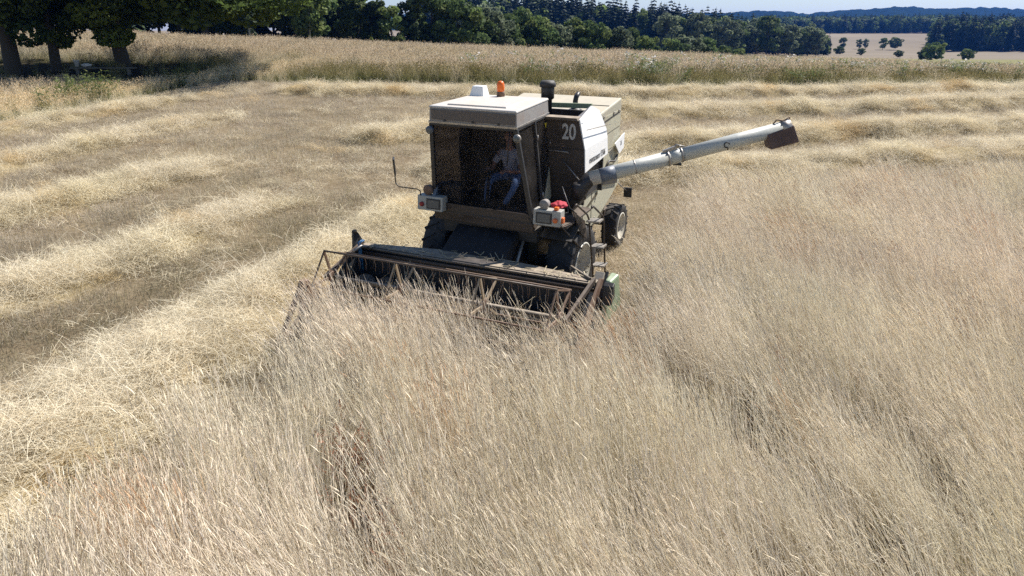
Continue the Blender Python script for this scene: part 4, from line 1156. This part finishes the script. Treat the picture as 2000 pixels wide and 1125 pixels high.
# --- stubble
stubs = [stub_tuft(200 + i) for i in range(6)]
x, y = samp(46000, -33, 36, 3.5, 46)
keep = (~crop_mask(x, y)) & (y < cut_far_y(x)) & in_view(x, y, 2) & (RNG.random(len(x)) < np.where(y < 20, 1.0, .62))
pc = w2c(np.stack([x, y, ground_z(x, y)], -1))
keep &= ~((np.abs(pc[:, 0] - 2.1) < .55) & (np.abs(pc[:, 1]) < 2.3))
x, y, pc = x[keep], y[keep], pc[keep]; n = len(x)
cyv = pc[:, 1]
t1 = vnoise(x, y, 1.5, 61)[:, None]; t2 = vnoise(x, y, 6, 62)[:, None]
tint = (1 - t2) * np.array([1.0, .97, .94]) + t2 * np.array([.96, .93, .83])
lane = np.exp(-((cyv + 6.2) / 1.0) ** 2)[:, None] * smooth(-6, 1, pc[:, 0])[:, None]
for yl, ww_, st_ in ((-11.0, .8, .55), (-16.4, .8, .5), (-21.6, .7, .45), (-2.2, .6, .5), (-9.9, .3, .4)):
    lane = np.maximum(lane, st_ * np.exp(-((cyv - yl) / ww_) ** 2)[:, None] * smooth(-9, -1, pc[:, 0] + (yl + 11) * .6)[:, None])
tint = tint * (1 - .58 * lane * np.array([.92, .92, 1.02])) * (.88 + .25 * t1)
hs = .8 + .5 * vnoise(x, y, .9, 63)
scatter('stubble', 'short grey brown stubble between the straw rows', stubs, MAT['crop'], np.stack([x, y, ground_z(x, y)], -1), rot_of(n, 0, 3, .08), hs, RNG.integers(0, 6, n), tint)
print('stubble', n)
# --- straw rows
straws = [straw_tuft(300 + i, l) for i, l in enumerate((.5, .8, 1.0, 1.3, .3, .7))]
x, y = samp(75000, -33, 40, 2.5, 46)
a, h = straw(x, y)
keep = in_view(x, y, 2) & (~crop_mask(x, y)) & (y < cut_far_y(x) + .4) & (RNG.random(len(x)) < np.clip(a * np.where(y < 22, 1.0, .62) * (.35 + .9 * vnoise(x, y, .35, 75)) + .02, 0, 1))
pc = w2c(np.stack([x, y, ground_z(x, y)], -1))
keep &= ~((pc[:, 0] > -4.6) & (pc[:, 0] < 2.8) & (np.abs(pc[:, 1]) < 1.6)) & ~((pc[:, 0] > .9) & (pc[:, 0] < 2.8) & (np.abs(pc[:, 1]) < 2.35))
x, y, a = x[keep], y[keep], a[keep]; n = len(x)
t1 = vnoise(x, y, 1.2, 71)[:, None]; t2 = vnoise(x, y, .45, 72)[:, None]
tint = (1 - t1) * np.array([1.0, .98, .96]) + t1 * np.array([.97, .95, .86])
tint = tint * (.84 + .26 * t2)
brown = (vnoise(x, y, .9, 73) > .83)[:, None]
tint = np.where(brown, tint * np.array([.90, .78, .60]), tint)
hs = .75 + .45 * vnoise(x, y, .8, 74) + RNG.normal(0, .06, n)
z_ = ground_top(x, y) + .01 + .10 * RNG.random(n) * a
scatter('straw_rows', 'rows of loose yellow straw lying on the stubble', straws, MAT['crop'], np.stack([x, y, z_], -1), rot_of(n, 0, 3, .22), np.stack([hs, hs, hs * RNG.uniform(.7, 1.5, n)], -1), RNG.integers(0, 6, n), tint)
print('straw', n)
# --- uncut grass and weeds along the far edge
gts = [grass_tuft(400 + i, 'tan', 1.05, green=.25) for i in range(4)] + [grass_tuft(410 + i, 'blond', 1.0, n=50, green=.15) for i in range(3)] + [grass_tuft(420 + i, 'olive', .85, green=.55) for i in range(3)]
x, y = samp(60000, -62, 52, 24, 84)
e = y - cut_far_y(x)
e = e + (vnoise(x, y, 1.2, 81) - .5) * 1.2
keep = (e > .1) & in_view(x, y, 6) & (RNG.random(len(x)) < np.where(e < 5, 1.0, np.where(e < 18, .60, .42)))
x, y, e = x[keep], y[keep], e[keep]; n = len(x)
left = smooth(-10, -16, x) * (1 - smooth(3, 9, e))
gn = vnoise(x, y, 3.5, 82) * .6 + vnoise(x, y, 1.0, 83) * .4
pg = np.clip((1.0 - e * .17), .06, 1) + (gn - .5) * 1.0
u = RNG.random(n)
vid = np.where(u < pg * (1 - .8 * left), 7 + RNG.integers(0, 3, n), np.where(RNG.random(n) < left * .9 + .08, 4 + RNG.integers(0, 3, n), RNG.integers(0, 4, n)))
shade = np.clip(1.35 * np.exp(-(((x + 27) / 10) ** 4 + ((y - 42.5 - (x + 24) * .1) / 5.2) ** 4)), 0, 1)  # darker, thinner, shorter grass here imitates the shade under the trees
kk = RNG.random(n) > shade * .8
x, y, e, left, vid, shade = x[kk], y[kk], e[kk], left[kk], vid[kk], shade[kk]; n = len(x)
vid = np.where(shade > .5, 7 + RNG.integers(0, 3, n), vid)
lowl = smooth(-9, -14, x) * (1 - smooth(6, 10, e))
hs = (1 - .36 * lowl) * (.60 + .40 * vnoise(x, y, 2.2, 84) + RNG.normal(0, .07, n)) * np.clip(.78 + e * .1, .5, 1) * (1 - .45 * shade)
t1 = vnoise(x, y, 5, 85)[:, None]
tint = (1 - t1) * np.array([1.0, .97, .95]) + t1 * np.array([.97, .95, .87])
tint = tint * (1 + .22 * left[:, None])
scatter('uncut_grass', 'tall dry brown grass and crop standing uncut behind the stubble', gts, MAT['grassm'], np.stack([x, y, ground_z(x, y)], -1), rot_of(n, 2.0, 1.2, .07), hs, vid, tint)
print('grass', n)
wts = [weed_tuft(500 + i) for i in range(3)] + [weed_tuft(510 + i, .95, True) for i in range(3)]
x, y = samp(26000, -60, 52, 26, 60)
e = y - cut_far_y(x)
gn = vnoise(x, y, 2.6, 91) * .65 + vnoise(x, y, .9, 92) * .35
fl_ = (e > 1.0) & (e < 9) & (x > -3)
P = at(1760, 158); Q = at(165, 205); Q2 = at(1280, 160); Q3 = at(1890, 155)
spot = sum(np.exp(-(((x - q[0]) / a_) ** 2 + ((y - q[1] - .9) / b2) ** 2)) for q, a_, b2 in ((P, 1.5, .9), (Q, 1.3, 1.2), (Q2, 1.4, .7), (Q3, 1.0, .8)))
pr_ = np.where(fl_, .11, 0) + np.where((e > .2) & (e < 3.2), np.clip((gn - .55) * 2.2, 0, 1) * .55, 0) + spot * (e > 0) * np.where(x < -10, .45, 1)
keep = (e > .15) & in_view(x, y, 3) & (RNG.random(len(x)) < pr_)
x, y, e = x[keep], y[keep], e[keep]; spot = spot[keep]; n = len(x)
vid = np.where((e > 1.6) & (x > -3) & (spot < .3), 3 + RNG.integers(0, 3, n), RNG.integers(0, 3, n))
scatter('green_weeds', 'green weeds and white flower heads along the edge of the uncut strip', wts, MAT['grassm'], np.stack([x, y, ground_z(x, y)], -1), rot_of(n, 0, 3, .05), .8 + .5 * RNG.random(n), vid, np.ones((n, 3)) * RNG.uniform(.75, 1.15, (n, 1)))
print('weeds', n)

# ------------------------------------------------------------------ trees
def leaf_quads(r, C, nrm, size, cols, flat=.35):
    n = len(C)
    a = nrm + r.normal(0, .9, (n, 3)); a /= np.linalg.norm(a, axis=1)[:, None]
    u = np.cross(a, r.normal(0, 1, (n, 3))); u /= np.linalg.norm(u, axis=1)[:, None] + 1e-9
    v = np.cross(a, u); s = (size * r.uniform(.6, 1.3, n))[:, None]
    V = np.stack([C - u * s, C - v * s * .62, C + u * s, C + v * s * .62], 1).reshape(-1, 3)
    Fq = np.arange(n * 4).reshape(n, 4)
    return V, Fq, np.repeat(cols, 4, 0)
def crown_mesh(name, seed, R, zc, rz, blobs, leaves, size, cols, mat, low=0.0, br=(.22, .42)):
    """leaves gathered in clumps through an uneven egg-shaped crown"""
    r = np.random.default_rng(seed)
    d = r.normal(0, 1, (blobs, 3)); d /= np.linalg.norm(d, axis=1)[:, None]
    rad = r.uniform(.35, .92, blobs) ** .7
    ctr = d * rad[:, None] * np.array([R, R, rz]) * r.uniform(.85, 1.12, (blobs, 1)) + np.array([0, 0, zc])
    ctr[:, 2] = np.maximum(ctr[:, 2], low + r.uniform(0, 1, blobs) ** .7 * .33 * (zc - low))
    br_ = r.uniform(br[0], br[1], blobs) * R
    k = r.integers(0, blobs, leaves)
    q = r.normal(0, 1, (leaves, 3)); q /= np.linalg.norm(q, axis=1)[:, None]
    C_ = ctr[k] + q * (br_[k] * r.uniform(.45, 1.0, leaves) ** .5)[:, None] * np.array([1, 1, .72])
    pal = np.array(cols); bc_ = pal[r.integers(0, len(pal), blobs)] * r.uniform(.8, 1.2, (blobs, 1))
    c = bc_[k] * r.uniform(.75, 1.3, (leaves, 1))
    V, Fq, cc = leaf_quads(r, C_, q + np.array([0, 0, .35]), size, c)
    return mesh_np(name, V, Fq, cc, mat), ctr
def trunk_mesh(name, seed, h, r0, ctr, limbs=7, n=9):
    r = random.Random(seed); m = MB()
    top = Vector((r.uniform(-.1, .1) * h, r.uniform(-.1, .1) * h, h))
    pts = [Vector((0, 0, -.3)), Vector((0, 0, .15)), Vector((r.uniform(-.02, .02) * h, r.uniform(-.02, .02) * h, h * .4)), top * .75, top]
    m.tube(pts, [r0 * 1.45, r0 * 1.1, r0 * .88, r0 * .6, r0 * .2], n)
    for i in range(min(limbs, len(ctr))):
        c = Vector(ctr[i]); s = pts[2].lerp(top, r.uniform(.0, .7)); mid = s.lerp(c, .5) + Vector((0, 0, r.uniform(-.05, .08) * h))
        m.tube([s, mid, c], [r0 * .38, r0 * .25, r0 * .08], 6)
    return m.mesh(name)
LG = dict(
    oak=[(.070, .105, .030), (.10, .145, .038), (.055, .085, .026), (.15, .20, .05), (.08, .12, .034)],
    dark=[(.046, .068, .028), (.058, .085, .032), (.036, .054, .025), (.075, .105, .036)],
    mid=[(.105, .150, .050), (.13, .18, .056), (.08, .12, .042), (.15, .185, .058)],
    grey=[(.17, .20, .12), (.20, .235, .14), (.14, .17, .10)],
    blue=[(.022, .036, .026), (.030, .046, .030), (.018, .030, .022)])
def place_xy(px, D, z=None):
    zc = D * math.cos(PIT) + (HC - 0.0) * math.sin(PIT)
    return (px - 1000) / F * zc
ORD = 'first second third fourth fifth sixth seventh eighth ninth tenth eleventh twelfth thirteenth fourteenth fifteenth sixteenth seventeenth eighteenth nineteenth twentieth'.split()
def ordn(i):
    if i < 20: return ORD[i]
    t = ['twenty', 'thirty', 'forty'][(i + 1) // 10 - 2]; k = (i + 1) % 10
    return t + ('-' + ORD[k - 1] if k else 'th').replace('tyth', 'tieth')
def tree(name, x, y, rotz, scale, trunk_me, crown_me, tmat, label, cat, group=None, sink=0.0):
    t = empty(name, (x, y, float(ground_z(x, y)) - sink), (0, 0, rotz))
    t.scale = scale if isinstance(scale, tuple) else (scale,) * 3
    if trunk_me is not None:
        if not trunk_me.materials: trunk_me.materials.append(tmat)
        link('trunk', trunk_me, None, t)
    link('crown', crown_me, None, t)
    tag(t, label, cat, group)
    return t
# the three broad trees at the left edge
oak1, oc1 = crown_mesh('oak_crown', 601, 6.4, 7.4, 6.0, 70, 30000, .15, LG['oak'], MAT['leaf'], low=1.5, br=(.13, .25))
oak2, oc2 = crown_mesh('oak_crown', 602, 6.2, 7.2, 5.9, 64, 30000, .15, LG['oak'], MAT['leaf'], low=1.7, br=(.13, .25))
ot1 = trunk_mesh('oak_trunk', 1, 7.0, .40, oc1[np.argsort(-np.abs(oc1[:, 2] - 6))], 12, 12)
ot2 = trunk_mesh('oak_trunk', 2, 7.0, .30, oc2[np.argsort(-np.abs(oc2[:, 2] - 6))], 12, 12)
tree('oak_tree', -27.7, 41.2, .4, 1.0, ot1, oak1, MAT['bark'], 'broad shady tree with the thickest trunk at the far left edge', 'tree', 'broad trees shading the grass')
tree('oak_tree', -26.4, 43.0, 2.3, (.9, .9, 1.0), ot2, oak2, MAT['bark'], 'broad tree with a slimmer trunk close beside the thickest trunk', 'tree', 'broad trees shading the grass')
ok3 = tree('oak_tree', -23.3, 44.6, 0.0, (1.30, 1.25, 1.0), ot2, oak2, MAT['bark'], 'broad tree reaching out over the plank and white bucket', 'tree', 'broad trees shading the grass')
bgh, _ = crown_mesh('bough', 603, 5.6, 8.6, 2.6, 46, 15000, .16, LG['oak'], MAT['leaf'], low=5.4, br=(.14, .26))
bo = link('bough', bgh, None, ok3); bo.location = (5.2, 1.2, .6)
bo2 = bo.copy(); COL.objects.link(bo2); bo2.location = (4.7, -.4, -3.3); bo2.rotation_euler = (0, 0, 2.0)
tree('oak_tree', -35.0, 86.0, 1.1, 1.0, ot1, oak1, MAT['bark'], 'bright leafy tree in front of the dark wood right of the broad trees', 'tree')
# dark wood edge behind the field
wc_ = [crown_mesh('wood_crown', 610 + i, 3.4, 6.4 + .5 * (i % 2), 5.6, 46, 5200, .30, LG['dark'] if i % 2 else LG['mid'], MAT['leaf'], low=.9, br=(.2, .38)) for i in range(5)]
wt_ = [trunk_mesh('wood_trunk', 20 + i, 9.0, .20, wc_[i][1][np.argsort(wc_[i][1][:, 2])], 6) for i in range(5)]
def conifer_mesh(name, seed, H, R, cols, mat, whorls=20, per=10, z0=.08):
    r = np.random.default_rng(seed); Cq = []; parts = []
    pal = np.array(cols)
    for i in range(whorls):
        t = z0 + (1 - z0) * i / whorls; z = H * t; rad = R * (1 - t) ** .62 * r.uniform(.8, 1.12) + .12
        a = r.uniform(0, 6.28, per); n = per
        P = np.zeros((n, 3, 3)); L = rad * r.uniform(.75, 1.15, n)
        for k, s in enumerate((0, .55, 1.0)):
            P[:, k, 0] = np.cos(a) * L * s; P[:, k, 1] = np.sin(a) * L * s; P[:, k, 2] = z - s * s * rad * .32 + r.normal(0, .05, n)
        side = np.stack([-np.sin(a), np.cos(a), r.normal(0, .35, n)], -1)
        c = pal[r.integers(0, len(pal), n)] * r.uniform(.7, 1.3, (n, 1))
        parts.append(ribbons(P, side, np.tile(np.array([.25, .95, .12]) * rad * .55, (n, 1)), c))
        parts.append(ribbons(P + np.array([0, 0, -.12]), np.stack([side[:, 0] * .2, side[:, 1] * .2, np.ones(n)], -1), np.tile(np.array([.1, .6, .1]) * rad * .4, (n, 1)), c * .95))
    tz = np.zeros((1, 3, 3)); tz[0, :, 2] = [H * .88, H * .95, H * 1.0]
    parts.append(ribbons(tz, np.array([[1.0, 0, 0]]), np.array([[.3, .18, .03]]), pal[:1]))
    V, Fq, cc = join(parts)
    return mesh_np(name, V, Fq, cc, mat)
pine = [conifer_mesh('pine_crown', 630 + i, 13, 2.3, LG['blue'] + LG['dark'], MAT['needle'], 24, 12, .12) for i in range(3)]
pt_ = MB().tube([(0, 0, -.3), (0, 0, 6), (0, 0, 12.5)], [.2, .15, .03], 8).mesh('pine_trunk')
rs = random.Random(5)
spots = []
for i in range(25):
    px = -60 + i * 38 + rs.uniform(-9, 9); D = 92 + rs.uniform(0, 7)
    spots.append((px, D))
for i, (px, D) in enumerate(spots):
    s = rs.uniform(.9, 1.15)
    if px > 690: s = rs.uniform(.66, .8)
    if 735 < px < 800: s = .52
    k = i % 5
    isp = (i % 6 == 3) and px < 700
    x = place_xy(px, D)
    lab = '%s %s from the left along the wood edge behind the field' % (ordn(i), 'tree, a pine,' if isp else 'tree')
    if isp: tree('pine_tree', x, D, rs.uniform(0, 6), s * .95, pt_, pine[i % 3], MAT['bark'], lab, 'tree', 'trees along the wood edge')
    else: tree('wood_tree', x, D, rs.uniform(0, 6), (s, s, s * rs.uniform(.95, 1.15)), wt_[k], wc_[k][0], MAT['birch'] if i in (6, 13, 19) else MAT['bark'], lab, 'tree', 'trees along the wood edge')
for i in range(19):
    px = -50 + i * 44 + rs.uniform(-10, 10); D = 103 + rs.uniform(0, 9); s = rs.uniform(1.0, 1.3)
    if px > 700: s = rs.uniform(.6, .75)
    k = (i + 2) % 5
    tree('wood_tree', place_xy(px, D), D, rs.uniform(0, 6), s, wt_[k], wc_[k][0], MAT['bark'], '%s tree from the left in the second row of the dark wood' % ordn(i), 'tree', 'trees deeper in the wood')
# birches with pale stems
bt_ = MB().tube([(0, 0, -.3), (.1, 0, 3), (.35, .1, 7)], [.17, .14, .06], 8).mesh('birch_trunk')
for i, (px, D, lab) in enumerate(((208, 84, 'birch with a leaning pale stem seen between the broad trees'), (497, 88, 'birch with a thin pale stem right of the broad trees'), (612, 89, 'birch with a pale stem in front of the dark wood'))):
    t = tree('birch_tree', place_xy(px, D), D, rs.uniform(0, 6), .8, bt_, wc_[i][0], MAT['birch'], lab, 'tree')
# lighter young trees in the middle
mc_ = [crown_mesh('young_crown', 640 + i, 2.6, 3.1, 2.9, 40, 4200, .22, LG['mid'] if i != 2 else LG['grey'], MAT['leaf'], low=.5, br=(.22, .4)) for i in range(4)]
mt_ = [trunk_mesh('young_trunk', 40 + i, 4.0, .12, mc_[i][1], 5) for i in range(4)]
mids = [(900, 96, 1.25), (935, 101, 1.05), (962, 104, 1.1), (992, 108, 1.0), (1022, 112, 1.15), (1055, 110, 1.0), (1090, 113, .95), (1122, 116, 1.0), (1150, 114, 1.15), (1178, 118, 1.0), (1206, 117, .95), (1230, 120, .85), (1252, 121, .8), (1268, 123, .72)]
for i, (px, D, s) in enumerate(mids):
    tree('young_tree', place_xy(px, D), D, rs.uniform(0, 6), (s, s, s * rs.uniform(.95, 1.2)), mt_[i % 4], mc_[i % 4][0], MAT['bark'], '%s leafy green tree from the left in the thicket below the spruces' % ordn(i), 'tree', 'leafy trees of the thicket')
for i, (px, D, s) in enumerate([(1312, 138, .95), (1342, 140, 1.1), (1375, 142, 1.05), (1408, 146, .85), (1440, 150, .75), (1466, 155, .5)]):
    tree('bush', place_xy(px, D), D, rs.uniform(0, 6), (s * 1.1, s * 1.1, s * .95), None, mc_[(i + 1) % 4][0], None, '%s dark bush from the left in the hedge behind the crest' % ordn(i), 'bush', 'bushes of the hedge behind the crest')
# lighter wood in the middle distance
gc_ = [crown_mesh('distant_crown', 650 + i, 4.2, 7.2, 6.4, 40, 2600, .48, LG['grey'] if i != 1 else LG['mid'], MAT['leaf'], low=1.2, br=(.24, .42)) for i in range(3)]
gt_ = [trunk_mesh('distant_trunk', 60 + i, 9, .22, gc_[i][1], 4) for i in range(3)]
for i in range(16):
    px = 1300 + i * 20 + rs.uniform(-5, 5); D = 232 + rs.uniform(0, 22) + i * 2; s = (.95 if px < 1500 else .80) * rs.uniform(.85, 1.1)
    tree('distant_tree', place_xy(px, D), D, rs.uniform(0, 6), s, gt_[i % 3], gc_[i % 3][0], MAT['bark'], '%s pale green tree from the left at the foot of the spruce wood' % ordn(i), 'tree', 'pale trees at the foot of the spruce wood')
# lone trees and bushes of the valley
for px, D, s, k, lab in ((1646, 425, .52, 1, 'round lone tree, leftmost on the pale valley field'), (1679, 428, .44, 0, 'lone tree, left one of the close pair on the valley field'), (1692, 432, .42, 2, 'lone tree, right one of the close pair on the valley field'), (1726, 420, .52, 1, 'taller tree left of the broad bush on the valley field')):
    tree('lone_tree', place_xy(px, D), D, rs.uniform(0, 6), s, gt_[k], gc_[k][0], MAT['bark'], lab, 'tree')
for px, D, s, k, lab in ((1748, 418, 1.35, 1, 'broad bush right of the taller tree on the valley field'), (1590, 300, .5, 0, 'low bush at the left end of the valley hedge'), (1640, 302, .7, 3, 'taller dark bush near the middle of the valley hedge'), (1684, 300, .6, 0, 'low bush at the right end of the valley hedge'), (1757, 262, .55, 1, 'low wide bush between the valley hedge and the big bush'), (1826, 215, 1.1, 0, 'big bright green bush standing behind the crest'), (1806, 220, .7, 3, 'smaller bush leaning against the big bright green bush'), (1890, 218, .72, 1, 'round bush right of the big bright green bush'), (1828, 405, 1.7, 1, 'bushy tree at the near corner of the dark right wood')):
    tree('bush', place_xy(px, D), D, rs.uniform(0, 6), (s * 1.05, s * 1.05, s * .85), None, mc_[k][0], None, lab, 'bush')
# spruce wood on the hill, and the woods round the valley, seen as masses
far_pine = [conifer_mesh('far_spruce', 660 + i, 16, 3.6, LG['blue'], MAT['needle'], 15, 10, .1) for i in range(4)]
far_leaf = [crown_mesh('far_leafy', 670 + i, 4.0, 8.0, 6.5, 22, 700, .8, LG['mid'] if i else LG['grey'], MAT['leaf'], low=1.5, br=(.3, .5))[0] for i in range(3)]
def wood(name, label, n, pxs, ds, smin, smax, pleaf, seed, scl_px=None):
    r = np.random.default_rng(seed)
    px = r.uniform(pxs[0], pxs[1], n); D = r.uniform(ds[0], ds[1], n)
    x = (px - 1000) / F * (D * math.cos(PIT) + HC * math.sin(PIT))
    s = r.uniform(smin, smax, n)
    if scl_px: s = s * np.interp(px, scl_px[0], scl_px[1])
    vid = np.where(r.random(n) < pleaf, 4 + r.integers(0, 3, n), r.integers(0, 4, n))
    t = np.ones((n, 3)) * r.uniform(.75, 1.25, (n, 1))
    scatter(name, label, far_pine + far_leaf, None, np.stack([x, D, ground_z(x, D)], -1), np.stack([r.normal(0, .02, n), r.normal(0, .02, n), r.uniform(0, 6.28, n)], -1), np.stack([s, s, s * r.uniform(.9, 1.15, n)], -1), vid, t)
wood('spruce_wood', 'dark bluish spruce wood covering the hill behind the thicket', 1500, (820, 1620), (272, 430), .68, 1.15, .12, 1, ([820, 1000, 1420, 1540, 1620], [1.05, 1.05, .86, .62, .45]))
wood('dark_wood', 'dark wood closing the valley at the right edge', 900, (1822, 2300), (400, 520), .85, 1.15, .25, 2)
wood('valley_wood', 'mixed green wood along the top of the valley field', 1100, (1480, 1900), (668, 800), .75, 1.0, .6, 3)

# ------------------------------------------------------------------ things in the shade
def on_ground(x, y, dz=0): return (x, y, float(ground_z(x, y)) + dz)
bx, by = -24.7, 42.2
bk = MB().lathe([(.10, 0), (.155, .34), (.165, .345), (.165, .37), (.15, .37), (.095, .02), (0, .02)], 'z', n=20).build('bucket', MAT['bucket'])
bk.location = on_ground(bx, by, .38)
tag(bk, 'white plastic bucket standing on the grey plank under the trees', 'bucket')
be = empty('plank_bench', on_ground(-23.2, 42.1), (0, 0, .06)); tag(be, 'low bench of a long grey plank on short posts in the tree shade', 'bench')
MB().box(-1.8, 1.8, -.16, .16, .32, .375).build('plank', MAT['plank'], be, .006)
for xx in (-1.4, 1.4):
    MB().box(xx - .07, xx + .07, -.12, .12, -.1, .318).build('post', MAT['plank'], be, .006)
bm = bmesh.new(); bmesh.ops.create_icosphere(bm, subdivisions=3, radius=.2)
for v_ in bm.verts:
    v_.co *= 1 + .25 * math.sin(v_.co.x * 23) * math.cos(v_.co.y * 19 + v_.co.z * 11); v_.co.z *= .55
me = bpy.data.meshes.new('white_sack'); bm.to_mesh(me); bm.free()
sk_ = link('sack', me, MAT['bucket']); sk_.location = on_ground(bx + .55, by, .47); sk_.scale = (1.4, .8, .9)
tag(sk_, 'crumpled white sack lying on the plank beside the bucket', 'sack')

# ------------------------------------------------------------------ air
HAZE = True
if HAZE:
    hz = MB().box(-3200, 3200, -75, 4300, -12, 115).build('haze', None)
    hm = bpy.data.materials.new('haze_air'); hm.use_nodes = True
    nt = hm.node_tree
    for n_ in list(nt.nodes): nt.nodes.remove(n_)
    o_ = nt.nodes.new('ShaderNodeOutputMaterial'); pv = nt.nodes.new('ShaderNodeVolumePrincipled')
    pv.inputs['Color'].default_value = (.07, .28, 1.0, 1); pv.inputs['Density'].default_value = .00011; pv.inputs['Anisotropy'].default_value = .25
    nt.links.new(pv.outputs[0], o_.inputs['Volume'])
    hz.data.materials.append(hm)
    tag(hz, 'thin bluish summer haze over the whole valley', kind='stuff')
